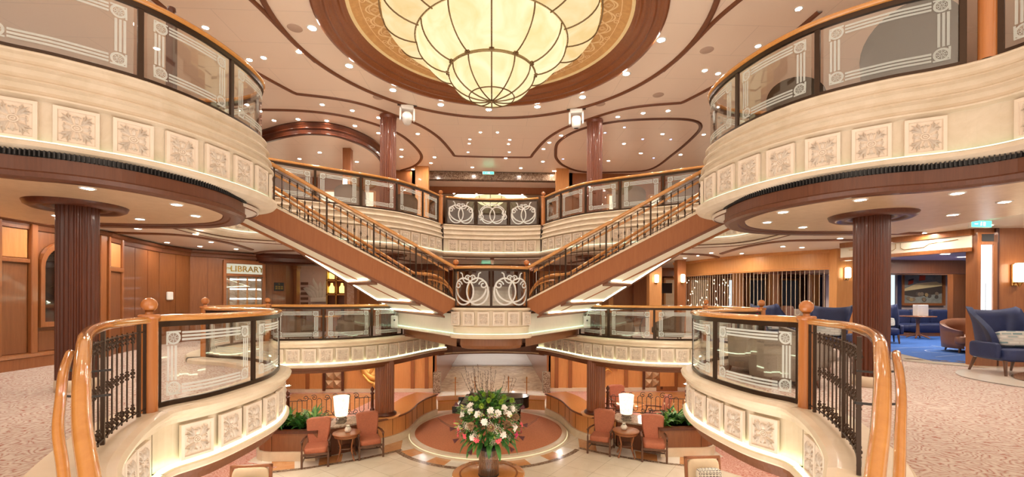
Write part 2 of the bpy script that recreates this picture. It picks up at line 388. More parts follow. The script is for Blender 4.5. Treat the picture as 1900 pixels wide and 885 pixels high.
# ================================================================ carved panel, balcony fronts
def leaf(m, x, z, a, L, w, h, y=0, curl=0, n=6):
    vs = []; fs = []
    for i in range(n+1):
        t = i/n; aa = a + curl*t; px = x + cos(a + curl*t*.5)*L*t; pz = z + sin(a + curl*t*.5)*L*t
        ww = w*(sin(pi*min(1, (t*.92+.06))**.75)); hh = h*(.4+.6*sin(pi*t)) if i < n else h*.2
        nx, nz = -sin(aa), cos(aa)
        vs += [(px+nx*ww, y, pz+nz*ww), (px+nx*ww*.45, y-hh, pz+nz*ww*.45), (px, y-hh*.55, pz), (px-nx*ww*.45, y-hh, pz-nz*ww*.45), (px-nx*ww, y, pz-nz*ww)]
    for i in range(n):
        for k in range(4): fs.append((i*5+k, i*5+k+1, i*5+5+k+1, i*5+5+k))
    m.add(vs, fs, True)
def carved_panel(w, h):
    m = MB(); a, b = w/2, h/2; f = min(w, h)*.11
    # frame with raised inner lip, outward is -y
    rings = [(a, b, 0), (a, b, -.045), (a-f*.85, b-f*.85, -.05), (a-f, b-f, -.03), (a-f*1.12, b-f*1.12, -.026)]
    vs = []; fs = []
    for x, z, y in rings: vs += [(-x, y, -z), (x, y, -z), (x, y, z), (-x, y, z)]
    for k in range(len(rings)-1):
        for i in range(4): fs.append((k*4+i, k*4+(i+1) % 4, k*4+4+(i+1) % 4, k*4+4+i))
    k = (len(rings)-1)*4; fs.append((k, k+1, k+2, k+3)); m.add(vs, fs)
    R = min(a, b)-f*1.1; y0 = -.026
    # centre boss: two rings
    for r, rr in ((R*.26, R*.055), (R*.11, R*.05)):
        m.tube([(r*cos(t*pi/6)*1.15, y0-.008, r*sin(t*pi/6)) for t in range(12)], rr, 6, closed=True, up=(0, 1, 0))
    sx = (a-f*1.15)/R; sz = (b-f*1.15)/R; q = MB()
    for k in range(4):        # four heart-tipped petals
        A = k*pi/2; leaf(q, cos(A)*R*.3, sin(A)*R*.3, A, R*.55, R*.17, .030, y0)
        for s in (1, -1):
            leaf(q, cos(A)*R*.70, sin(A)*R*.70, A+s*1.1, R*.28, R*.075, .024, y0, s*.9)
    for k in range(4):        # corner acanthus, three blades each side
        A = pi/4 + k*pi/2
        leaf(q, cos(A)*R*.3, sin(A)*R*.3, A, R*.95, R*.10, .032, y0)
        for s in (1, -1):
            leaf(q, cos(A)*R*.34, sin(A)*R*.34, A+s*.30, R*.84, R*.085, .028, y0, s*.25)
            leaf(q, cos(A)*R*.55, sin(A)*R*.55, A+s*.62, R*.48, R*.06, .024, y0, s*.5)
            leaf(q, cos(A)*R*.85, sin(A)*R*.85, A+s*.75, R*.3, R*.05, .022, y0, s*.4)
    q.v = [(x*sx, y0+(y-y0)*1.25, z*sz) for x, y, z in q.v]; m.join(q)
    return m
_pan = {}
def place_panels(root, arc, t0, t1, z, w, h, pitch, off, zf=None):
    n = max(1, int(round((t1-t0)/pitch)))
    for i in range(n):
        t = t0 + (i+.5)*(t1-t0)/n; x, y = arc.at(t, off); d = arc.dirn(t)
        nx, ny = sin(d), -cos(d)
        if MIR == -1: nx = -nx
        rz = atan2(ny, nx) + pi/2
        key = (round(w, 2), round(h, 2))
        if key not in _pan:
            s = MIR_set(1); o = part('carved_panel', carved_panel(w, h), M_plaster, root); MIR_set(s); _pan[key] = o.data
        else:
            o = bpy.data.objects.new('carved_panel', _pan[key]); COL.objects.link(o); o.parent = root
        o.location = Vector((x*MIR, y, z + (zf(t) if zf else 0))) - root.location; o.rotation_euler = (0, 0, rz)
def MIR_set(v):
    global MIR
    o = MIR; MIR = v; return o

PROF_M = [(-.34, -.10), (-.34, -.03), (-.31, 0), (.13, 0), (.19, -.015), (.215, -.05), (.205, -.09), (.16, -.12), (.13, -.15), (.12, -.20), (.05, -.21), (.04, -.22), (.04, -.70), (.145, -.705), (.175, -.72), (.18, -.77), (.15, -.80), (.0, -.80)]
PROF_U = [(-.2, -.08), (-.2, -.01), (-.18, 0), (.06, 0), (.09, -.02), (.09, -.04), (.05, -.06), (.05, -.11), (.07, -.15), (.12, -.18), (.13, -.20), (.08, -.22), (.08, -.28), (.10, -.33), (.16, -.36), (.17, -.38), (.12, -.40), (.12, -.46), (.15, -.50), (.20, -.53), (.20, -.55), (.13, -.57), (.12, -.58), (.12, -1.05), (.22, -1.055), (.25, -1.07), (.26, -1.12), (.22, -1.17), (.1, -1.2), (-.12, -1.2)]
def balcony(name, label, arc, t0, t1, up, pans, base, pitch=None, zf=None):
    """pans: list of (ta, tb) runs of panels"""
    sill = SU if up else SM
    x, y = arc.at((t0+t1)/2); root = thing(name, label, 'balcony front', (x, y, base))
    pth = arc.sub(t0, t1, .1); zz = (lambda i: zf(t0+(t1-t0)*i/(len(pth)-1))) if zf else None
    m = MB().sweep(pth, [(o, z+sill) for o, z in (PROF_U if up else PROF_M)], zz, smooth=False)
    part('fascia', m, M_stone_rough if up else M_stone, root, absolute=True)
    h = .44 if up else .42; w = .405 if up else .375; pitch = pitch or (.465 if up else .455)
    zc = sill + (-.815 if up else -.455); of = .12 if up else .07
    for a, b in pans: place_panels(root, arc, a, b, zc, min(w, pitch*.84), h, pitch, of, zf)
    zl = sill + (-1.045 if up else -.69); lo = .165 if up else .105
    m = MB().sweep(pth, [(lo-.022, zl-.012), (lo-.022, zl+.012), (lo+.018, zl+.012), (lo+.018, zl-.012)], zz, close=True)
    part('light_strip', m, M_led_s if up else M_led, root, absolute=True)
    zb = sill + (-1.2 if up else -.8)
    if up: m = MB().sweep(pth, [(-.06, zb+.02), (-.06, CM-.02)], zz)
    else: m = MB().sweep(pth, [(.1, zb), (.08, zb-.08), (.02, zb-.10), (.0, zb-.18), (-.12, zb-.20)], zz)
    part('lower_moulding', m, W['trim'], root, absolute=True)
    return root

# ---- glass balustrades
def rail_prof(w=.055, h=.032):
    return [(w*cos(a), h*sin(a)+(0.012 if abs(cos(a)) < .3 else 0)) for a in [2*pi*k/12 for k in range(12)]] 
RP = [(-.052, -.03), (-.06, -.008), (-.055, .012), (-.04, .028), (-.015, .037), (.015, .037), (.04, .028), (.055, .012), (.06, -.008), (.052, -.03), (.03, -.042), (-.03, -.042)]
def pmap(arc, t0, z0, off): return lambda u, v: (*arc.at(t0+u, off), z0+v)
def ribbon(m, pts, w, f, closed=False):
    n = len(pts); L = []; R = []
    for i in range(n):
        a = pts[(i-1) % n] if (closed or i > 0) else pts[i]; b = pts[(i+1) % n] if (closed or i < n-1) else pts[i]
        dx, dy = b[0]-a[0], b[1]-a[1]; l = hypot(dx, dy) or 1; ww = w[i] if isinstance(w, list) else w
        L.append((pts[i][0]-dy/l*ww/2, pts[i][1]+dx/l*ww/2)); R.append((pts[i][0]+dy/l*ww/2, pts[i][1]-dx/l*ww/2))
    vs = [f(*p) for p in L] + [f(*p) for p in R]
    m.add(vs, [(i, (i+1) % n, n+(i+1) % n, n+i) for i in range(n if closed else n-1)])
def circ(cx, cy, r, a0=0, a1=2*pi, n=28, ry=None): return [(cx+r*cos(a0+(a1-a0)*i/n), cy+(ry or r)*sin(a0+(a1-a0)*i/n)) for i in range(n+1)]
def line(a, b, n=10): return [(a[0]+(b[0]-a[0])*i/n, a[1]+(b[1]-a[1])*i/n) for i in range(n+1)]
def etched_border(w, h, f):
    m = MB(); g = .085; e = .10; sp = (0, .042, .084); lw = .026
    for d in sp:
        q = g + d
        c = .17     # lines stop at the corner patches
        for (a, b) in (((c+g-.02, q), (w-c-g+.02, q)), ((c+g-.02, h-q), (w-c-g+.02, h-q)), ((q, c+g-.02), (q, h-c-g+.02)), ((w-q, c+g-.02), (w-q, h-c-g+.02))):
            ribbon(m, line(a, b, 10), lw, f)
    for cx, sx in ((g, 1), (w-g, -1)):
        for cy, sy in ((g, 1), (h-g, -1)):
            ox, oy = cx+sx*.058, cy+sy*.058
            ribbon(m, circ(ox, oy, .067, n=20), .026, f)            # white ring round the roundel
            ribbon(m, circ(ox, oy, .026, n=12), .006, f); ribbon(m, circ(ox, oy, .043, n=12), .005, f)
            for k in range(8): ribbon(m, line((ox+.007*cos(k*pi/4), oy+.007*sin(k*pi/4)), (ox+.055*cos(k*pi/4), oy+.055*sin(k*pi/4)), 1), .006, f)
            # square shoulder outside the ring
            ribbon(m, [(cx-sx*.013, cy-sy*.013+sy*.15), (cx-sx*.013, cy-sy*.013), (cx-sx*.013+sx*.15, cy-sy*.013)], .022, f)
            for (p, q) in (((.045, .155), (.105, .155)), ((.155, .045), (.155, .105))):
                pass
    return m
def spiral(cx, cy, r0, r1, a0, turns, n=30): return [(cx+(r0+(r1-r0)*i/n)*cos(a0+2*pi*turns*i/n), cy+(r0+(r1-r0)*i/n)*sin(a0+2*pi*turns*i/n)) for i in range(n+1)]
def scroll_side(w, h, f):
    m = MB(); b = .042; R = h*.34; c = w/2; cy = .04+h*.37
    for s in (-1, 1): ribbon(m, circ(c+s*R*.62, cy, R*.92, ry=R*1.12), b, f, True)
    ribbon(m, circ(c, cy+h*.12, w*.44, pi*1.03, pi*1.97, ry=h*.42), b, f)
    for s in (-1, 1):
        ribbon(m, spiral(c+s*w*.36, h*.60, .03, .115, pi/2-s*.4, s*1.3), b*.85, f)
        ribbon(m, crom([(c+s*.01, h*.70), (c+s*w*.10, h*.66), (c+s*w*.2, h*.74), (c+s*w*.24, h*.92), (c+s*w*.30, h*.95)], .03), b*.8, f)
        ribbon(m, spiral(c+s*w*.08, h*.80, .02, .075, pi/2, s*1.2), b*.7, f)
    return m
def scroll_mid(w, h, f):
    m = MB(); b = .042; c = w/2; R = h*.32
    for s in (-1, 1): ribbon(m, circ(c+s*R*.62, .04+h*.37, R*.95, ry=R*1.12), b, f, True)
    for s in (-1, 1):
        ribbon(m, spiral(c+s*w*.40, h*.34, .03, .12, 0, s*1.3), b*.85, f)
        ribbon(m, crom([(c, h*.90), (c+s*w*.22, h*.84), (c+s*w*.40, h*.66), (c+s*w*.34, h*.5), (c+s*w*.42, h*.42)], .03), b*.85, f)
        ribbon(m, crom([(c, h*.12), (c+s*w*.2, h*.16), (c+s*w*.4, h*.34), (c+s*w*.46, h*.62)], .03), b*.8, f)
    return m
def balustrade(name, label, arc, t0, t1, posts, sill, rtop, newels, style='border', end_posts=True, margin=.07):
    x, y = arc.at((t0+t1)/2); root = thing(name, label, 'balustrade', (x, y, sill))
    br = [t0] + list(posts) + [t1]; h = rtop-.12-(sill+.05)
    for i, (a, b) in enumerate(zip(br, br[1:])):
        a2, b2 = a+margin, b-margin
        if b2-a2 < .1: continue
        m = MB().sweep(arc.sub(a2, b2, .1), [(-.006, sill+.05), (-.006, sill+.05+h), (.006, sill+.05+h), (.006, sill+.05)], close=True)
        g = part('glass_pane', m, M_glass, root, absolute=True)
        f = pmap(arc, a2, sill+.05, .010)
        wd_ = b2-a2
        e = etched_border(wd_, h, f) if style == 'border' else (scroll_mid(wd_, h, f) if style == 'scroll' and len(br) == 4 and i == 1 else scroll_side(wd_, h, f))
        part('etched_border' if style == 'border' else 'etched_scrolls', e, M_frost if style == 'border' else M_scroll, g, absolute=True)
    pp = ([t0+.03] if end_posts in (True, 'a') else []) + list(posts) + ([t1-.03] if end_posts in (True, 'b') else [])
    for t in pp:
        x, y = arc.at(t); d = arc.dirn(t); M = Matrix.Translation((x, y, 0)) @ Matrix.Rotation(d, 4, 'Z')
        part('post', MB().box(-.032, .032, -.022, .022, sill, rtop-.05, M, .004), M_bronze, root, absolute=True)
    pth = arc.sub(t0, t1, .08)
    m = MB().sweep(pth, [(-.02, sill), (-.02, sill+.055), (.02, sill+.055), (.02, sill)], close=True)
    part('bottom_channel', m, M_bronze, root, absolute=True)
    m = MB().sweep(pth, [(-.028, rtop-.125), (-.028, rtop-.04), (.028, rtop-.04), (.028, rtop-.125)], close=True)
    part('top_channel', m, M_bronze, root, absolute=True)
    m = MB().rail([(a, b, rtop-.02) for a, b in pth], RP)
    part('handrail', m, W['rail'], root, absolute=True)
    for nx, ny in newels: newel(root, nx, ny, sill, rtop)
    return root
def newel(root, x, y, sill, rtop, r=.082, label=None):
    h = rtop-sill
    m = MB().lathe([(r*1.02, sill-.0), (r*1.02, sill+.04), (r, sill+.05), (r, sill+h-.02)], x, y, 20)
    m.lathe([(r*1.1, sill+h-.02), (r*1.25, sill+h-.005), (r*1.25, sill+h+.02), (r*1.05, sill+h+.028)], x, y, 20)
    p = part('newel_post', m, W['newel'], root, absolute=True)
    b = r*.95; zc = sill+h+.055+b
    prof = [(b*.55, sill+h+.026), (b*.42, sill+h+.045), (b*.5, zc-b*.86)] + [(b*cos(a), zc+b*sin(a)) for a in [radians(k) for k in range(-60, 91, 15)]]
    part('ball_finial', MB().lathe(prof, x, y, 20), W['newel'], p, absolute=True)

# ---- wrought iron railing
def iron_baluster(h):
    kn = lambda z: [(.0075, z-.055), (.019, z-.042), (.019, z-.034), (.008, z-.022), (.023, z-.008), (.023, z+.008), (.008, z+.022), (.019, z+.034), (.0075, z+.046)]
    return [(.007, 0)] + kn(.10) + kn(h*.52) + kn(h-.07) + [(.007, h)]
def iron_railing(name, label, pts, top, base_top, spacing=.12, post_every=7, extra_rail=None, knuckles=True):
    """pts: list of 3D base points (kerb line); top: height of handrail above them"""
    mid = pts[len(pts)//2]; root = thing(name, label, 'railing', mid)
    cum = [0]
    for a, b in zip(pts, pts[1:]): cum.append(cum[-1]+hypot(b[0]-a[0], b[1]-a[1]))
    def at(t):
        i = 0
        while i < len(cum)-2 and cum[i+1] < t: i += 1
        k = (t-cum[i])/max(1e-9, cum[i+1]-cum[i]); return [pts[i][j]+(pts[i+1][j]-pts[i][j])*k for j in range(3)]
    n = int(cum[-1]/spacing); hb = top-.06
    nb = 0
    for i in range(n+1):
        t = min(cum[-1], i*cum[-1]/n); p = at(t); q = at(min(cum[-1], t+.05)); q0 = at(max(0, t-.05)); d = atan2(q[1]-q0[1], q[0]-q0[0])
        if i % post_every == 0 or i == n:
            M = Matrix.Translation(p) @ Matrix.Rotation(d, 4, 'Z')
            part('post', MB().box(-.018, .018, -.014, .014, -.01, top-.02, M), M_bronze, root, absolute=True)
        elif nb < 96:
            nb += 1
            part('baluster', MB().lathe([(r, z+p[2]+.02) for r, z in iron_baluster(hb-.07)], p[0], p[1], 6), M_bronze, root, absolute=True)
    for nm, z, r in (('lower_rail', .05, .011), ('upper_rail', hb-.07, .011)):
        part(nm, MB().tube([(p[0], p[1], p[2]+z) for p in pts], r, 4, sq=(.016, .008)), M_bronze, root, absolute=True)
    return root
# ================================================================ floors and ceilings
def mirror(pts): return [(-x, y) for x, y in pts]
def region(left, yb, xo, y0): return left + [(0, yb), (-xo, yb), (-xo, y0)]
upL = offs(UN.p, -.03) + offs(UF.p, -.03) + [p for p in UC.p if p[0] <= 0.001]
miL = offs(M1.p[int(len(M1.p)*.42):], -.03) + offs(ML.p, -.03) + offs(MBk.p, -.03) + offs(MF.p, -.03) + [(-1.6, 17.9), (0, 18.2)]
uf = MB(); mf = MB(); mc = MB(); lc = MB()
def thin(pts):
    out = [pts[0]]
    for p in pts[1:]:
        if hypot(p[0]-out[-1][0], p[1]-out[-1][1]) > .12: out.append(p)
    return out
for s in (1, -1):
    S = lambda P: [(x*s, y) for x, y in P]
    uf.poly(S(region(thin(upL), 34, 16, -.6)), FU-.06, FU)
    mc.poly(S(region(thin(upL), 24, 24, -.6)), CM, CM+.05)
    M0 = miL[0]
    mf.poly(S(region([(M0[0]-1.1, -.6), (M0[0]-1.1, M0[1]-.6)] + thin(miL), 22.9, 24, -.6)), FM-.05, FM)
    lc.poly(S(region([(-3.4, -.6)] + thin(miL), 40, 16, -.6)), CL, CL+.05)
struct('floor', uf, M_carpet); struct('floor', mf, M_carpet)
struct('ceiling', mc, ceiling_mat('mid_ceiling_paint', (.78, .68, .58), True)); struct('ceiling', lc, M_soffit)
g = MB(); g.add([(-14, 6, 0), (14, 6, 0), (14, 22.4, 0), (-14, 22.4, 0)], [(0, 1, 2, 3)])
struct('floor', g, M_marble)
g = MB(); g.add([(-8, 22.4, 0), (8, 22.4, 0), (8, 30.6, 0), (-8, 30.6, 0)], [(0, 1, 2, 3)])
struct('floor', g, stone('figured_marble_floor', (.42, .24, .11), (.80, .66, .46), 1.1, .45, .0, 9, 0, None, 2.5))
g = MB().box(-8, 8, 30.6, 42, -.1, .1); struct('floor', g, plain('white_lobby_floor', (.74, .74, .76), .5))
# top ceiling with the round opening for the medallion
CX, CY, RO = 0.0, 10.1, 3.78
m = MB(); n = 96; inn = []; out = []
for i in range(n):
    a = 2*pi*i/n; inn.append((CX+RO*cos(a), CY+RO*sin(a), CT)); k = 1/max(abs(cos(a))/16, abs(sin(a))/(22 if sin(a) < 0 else 11.3))
    out.append((CX+k*cos(a), CY+k*sin(a), CT))
m.add(inn+out, [(i, (i+1) % n, n+(i+1) % n, n+i) for i in range(n)])
struct('ceiling', m, M_ceil)
m = MB(); m.add([(-16, 21.3, CT), (16, 21.3, CT), (16, 34, CT), (-16, 34, CT)], [(0, 1, 2, 3)]); struct('ceiling', m, M_ceil)
# upper soffits under the lobes
for MIR in (1, -1):
    D = crom([(-5.95, 3.6), (-5.72, 4.5), (-5.28, 4.93), (-4.85, 5.12), (-4.5, 5.38), (-4.2, 5.82), (-3.98, 6.49), (-4.02, 7.25), (-4.25, 7.75), (-4.7, 8.25), (-5.3, 8.55), (-6.2, 8.68), (-7.6, 8.6)], .12)
    name = 'left' if MIR == 1 else 'right'
    r = thing('ceiling_drum', 'round brown-rimmed pearl soffit under the %s upper balcony lobe' % name, 'ceiling soffit', (-6, 6.7, 6.1))
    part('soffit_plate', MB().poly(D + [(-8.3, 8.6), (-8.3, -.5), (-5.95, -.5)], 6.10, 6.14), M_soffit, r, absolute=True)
    part('drum_rim', MB().sweep([(-5.95, -.5)] + D, [(-.32, 6.105), (-.30, 6.085), (-.22, 6.08), (-.20, 6.06), (-.06, 6.05), (0, 6.07), (.02, 6.12), (0, 6.14), (.0, 6.29)]), W['drum'], r, absolute=True)
    v = MB().sweep([(-5.95, -.5)] + D, [(-.02, 6.29), (-.02, 6.37)])
    P = Arc([(-5.95, -.5)] + D); k = 0
    while k < P.L:
        x, y = P.at(k); d = P.dirn(k); v.box(-.006, .006, -.03, .01, 6.295, 6.365, Matrix.Translation((x, y, 0)) @ Matrix.Rotation(d, 4, 'Z')); k += .04
    part('vent_grille', v, M_black, r, absolute=True)
MIR = 1

# ================================================================ medallion and chandelier
r = thing('ceiling_medallion', 'large round gold ceiling medallion with strapwork ornament in brown wood rings', 'ceiling medallion', (CX, CY, CT))
part('wood_moulding', MB().lathe([(3.88, 10.9), (3.87, 10.86), (3.80, 10.845), (3.74, 10.86), (3.70, 10.90), (3.62, 10.90), (3.60, 10.87), (3.54, 10.87), (3.50, 10.93), (3.44, 10.96), (3.42, 10.94), (3.36, 10.95), (3.32, 11.02), (3.26, 11.06), (3.22, 11.06), (3.19, 11.10)], CX, CY, 96), wood('medallion_wood', (.20, .058, .018), (.28, .09, .028), .3, .5), r, absolute=True)
part('cream_border', MB().lathe([(3.2, 11.09), (3.12, 11.12)], CX, CY, 96), plain('cream_border_paint', (.84, .68, .38), .5), r, absolute=True)
part('gold_field', MB().lathe([(3.12, 11.115), (2.94, 11.15), (2.2, 11.22), (1.2, 11.26), (0.01, 11.27)], CX, CY, 96), stone('gold_leaf_field', (.58, .30, .10), (.72, .42, .16), 6, .4, .2, 8, .2), r, absolute=True)
orn = MB(); zo = lambda rr: 11.155 + (2.94-rr)*.0945 - .012
def fo(u, v): return (CX + v*cos(u), CY + v*sin(u), zo(v))
def rib3(pts, w): ribbon(orn, [(p[0], p[1]) for p in pts], w, lambda x, y: (CX+x, CY+y, zo(hypot(x, y))))
pc = lambda a, rr: (rr*cos(a), rr*sin(a))
for k in range(20):
    a = 2*pi*k/20; da = 2*pi/20
    for w1, rm, am in ((.038, 2.62, .20), (.022, 2.62, .13)):
        for ph in (0, pi): rib3([pc(a+da*t/16, rm+am*sin(2*pi*t/16*1+ph)) for t in range(17)], w1)
    for rr0 in (.075, .045):
        c0 = a+da*.25; rib3([pc(c0+dx*rr0/2.62, 2.62+dy*rr0*1.3) for dx, dy in ((1, 0), (0, 1), (-1, 0), (0, -1), (1, 0))], .016)
    # curled finials towards the rim
    for s in (-1, 1):
        x0, y0 = 0, 0; P = spiral(0, 0, .02, .075, 0, s*1.2, 18)
        c = pc(a+da*.75+s*.045, 2.86); rib3([(c[0]+x, c[1]+y) for x, y in P], .022)
    rib3([pc(a+da*.75+t*.05, 2.45-.04*abs(t)**.5) for t in (-1.6, -1, -.4, 0, .4, 1, 1.6)], .03)
rib3([pc(2*pi*t/96, 2.915) for t in range(97)], .018)
part('strapwork', orn, plain('pale_gold_paint', (.88, .66, .36), .4), r, absolute=True)
m = MB().lathe([(4.86, 10.9), (4.86, 10.865), (4.83, 10.85), (4.77, 10.85), (4.74, 10.865), (4.74, 10.9)], CX, CY, 120)
struct('trim_1', m, W['trim'])

bz = plain('antique_bronze', (.20, .12, .055), .4, .6)
ch = thing('chandelier', 'huge three tiered bowl chandelier of glowing cream onyx panels with bronze ribs', 'chandelier', (CX, CY, 9.3))
glow = emit('onyx_glow', (1.0, .84, .50), .50, 1.6)
glow2 = emit('onyx_glow_outer', (1.0, .78, .43), .43, 1.4)
def bowl(R, z0, r1, z1, n=10):    # rim radius R at z0 falling to r1 at z1
    return [(r1+(R-r1)*cos(pi/2*i/n), z0+(z1-z0)*sin(pi/2*i/n)) for i in range(n+1)]
tiers = [('inner_bowl', .97, 9.9, .0, 9.30, 12, .0), ('middle_bowl', 1.70, 10.62, .90, 9.93, 12, .0), ('outer_bowl', 2.46, 11.12, 1.60, 10.60, 16, .0)]
for nm, R, z0, r1, z1, nr, a0 in tiers:
    pr = bowl(R, z0, r1 if r1 else .02, z1)
    p = part(nm, MB().lathe(pr, CX, CY, 64, caps=False), glow if nm != 'outer_bowl' else glow2, ch, absolute=True)
    for k in range(nr):
        a = 2*pi*(k+.5*0)/nr - pi/2; q = [(CX+(rr+.012)*cos(a), CY+(rr+.012)*sin(a), zz-.008) for rr, zz in pr]
        part('rib', MB().tube(q, .016, 6), bz, p, absolute=True)
for nm, R, z, hh, blocks in (('inner_rim_band', .985, 9.9, .11, 12), ('middle_rim_band', 1.72, 10.62, .12, 12), ('outer_rim_band', 2.48, 11.12, .06, 0)):
    p = part(nm, MB().lathe([(R, z-.02), (R+.03, z-.02), (R+.035, z), (R+.02, z+.01), (R+.02, z+hh-.02), (R+.04, z+hh), (R, z+hh)], CX, CY, 72), plain(nm+'_metal', (.34, .24, .12), .4, .5), ch, absolute=True)
    for k in range(blocks):
        a = 2*pi*k/blocks - pi/2
        M = Matrix.Translation((CX+(R+.045)*cos(a), CY+(R+.045)*sin(a), z+hh/2)) @ Matrix.Rotation(a+pi/2, 4, 'Z')
        b = MB().box(-.055, .055, -.02, .03, -.065, .065, M, .008)
        b.lathe([(.03, 0), (.035, .02), (.012, .03), (.01, .012)], 0, 0, 10, M=M @ Matrix.Rotation(pi/2, 4, 'X'))
        part('bracket', b, bz, p, absolute=True)
m = MB().tube([(CX+.52*cos(2*pi*k/48), CY+.52*sin(2*pi*k/48), 9.375) for k in range(48)], .014, 6, closed=True)
part('ring', m, bz, ch, absolute=True)
part('finial', MB().lathe([(.085, 9.33), (.07, 9.30), (.035, 9.285), (.03, 9.26), (.012, 9.23), (.0, 9.21)], CX, CY, 16), bz, ch, absolute=True)

part('added_glow_ring', MB().tube([(CX+2.3*cos(2*pi*k/64), CY+2.3*sin(2*pi*k/64), 11.19) for k in range(64)], .02, 6, closed=True), emit('added_ring_glow', (1, .8, .5), 22), ch, absolute=True)  # added hidden glowing ring that brightens the gold field
# ================================================================ ceiling trims
def trim(n, pts, z, w=.13, h=.045, closed=False, mat=None, step=.2):
    P = crom(pts, step, closed)
    if closed: P.append(P[0])
    m = MB().sweep(P, [(-w/2, z), (-w/2+.015, z-h*.7), (-w*.2, z-h), (w*.2, z-h), (w/2-.015, z-h*.7), (w/2, z)])
    return struct('trim_%d' % n, m, mat or W['trim'])
for s in (1, -1):
    q = [(6.98, 9.04), (6.94, 10.0), (6.75, 11.1), (6.45, 12.2), (5.98, 13.35), (5.9, 13.46), (4.85, 13.72), (4.1, 14.1), (3.3, 14.85), (2.55, 15.75), (2.05, 16.9), (1.74, 18.4), (1.66, 18.95), (1.5, 19.0), (0, 19.05)]
    trim(2, [(-s*x, y) for x, y in q], CT)
trim(3, [(2.67, 18.48), (2.57, 17.2), (2.92, 16.16), (3.56, 15.42), (4.57, 14.89), (5.99, 14.68), (6.87, 14.77), (7.37, 15.22), (7.58, 16.08), (7.65, 18.21), (7.43, 20.47), (5.89, 21.0), (4.31, 21.0), (3.34, 20.19), (2.85, 19.27)], CT, closed=True, mat=W['drum'])
trim(4, [(-9.5, 14.6), (-7.65, 14.66), (-6.27, 14.68), (-5.14, 14.96), (-4.24, 15.59), (-3.51, 16.56), (-3.15, 17.94), (-3.11, 19.3), (-3.61, 20.49), (-4.42, 21.3)], CT)
for s in (1, -1):
    trim(5, [(-s*4.6, 11.6), (-s*4.8, 10.5), (-s*4.95, 9.3), (-s*5.3, 8.0)], CT, .12)
    trim(6, [(-s*7.6, 8.2), (-s*9.2, 7.2), (-s*9.8, 5.2), (-s*9, 3.5)], CT, .12)
# lowered oval soffit with deep cornice, upper left
A = crom([(-9.6, 17.2), (-8.27, 16.49), (-7.3, 15.95), (-6.5, 15.72), (-5.62, 15.85), (-5.05, 16.5), (-4.72, 17.4), (-4.66, 18.7), (-4.95, 20), (-5.2, 21.3)], .15)
r = thing('oval_cornice', 'deep dark wood cornice around the lowered oval ceiling above the upper left balcony', 'cornice', (-6.5, 18, 10.5))
part('cornice', MB().sweep(A, [(.14, 10.9), (.16, 10.84), (.10, 10.80), (.06, 10.74), (.08, 10.70), (.02, 10.66), (.0, 10.56), (.04, 10.52), (0, 10.49), (-.1, 10.50)]), W['dark'], r, absolute=True)
part('soffit_plate', MB().poly(A + [(-9.6, 21.3)], 10.50, 10.53), M_ceil, r, absolute=True)
# middle ceiling trims
for s in (1, -1):
    trim(7, [(-s*10.3, 10.4), (-s*8.3, 10.6), (-s*7.4, 10.9), (-s*7.2, 12.2), (-s*7.5, 14.0)], CM, .16, .04)
    trim(8, [(-s*9.5, 9.3), (-s*8.2, 9.5), (-s*7.3, 9.6)], CM, .14, .05)
    trim(9, [(-s*8.0, 15.2), (-s*7.0, 14.3), (-s*5.5, 14.2), (-s*4.6, 15.0), (-s*3.8, 16.4), (-s*3.2, 18.2)], CM, .16, .05)

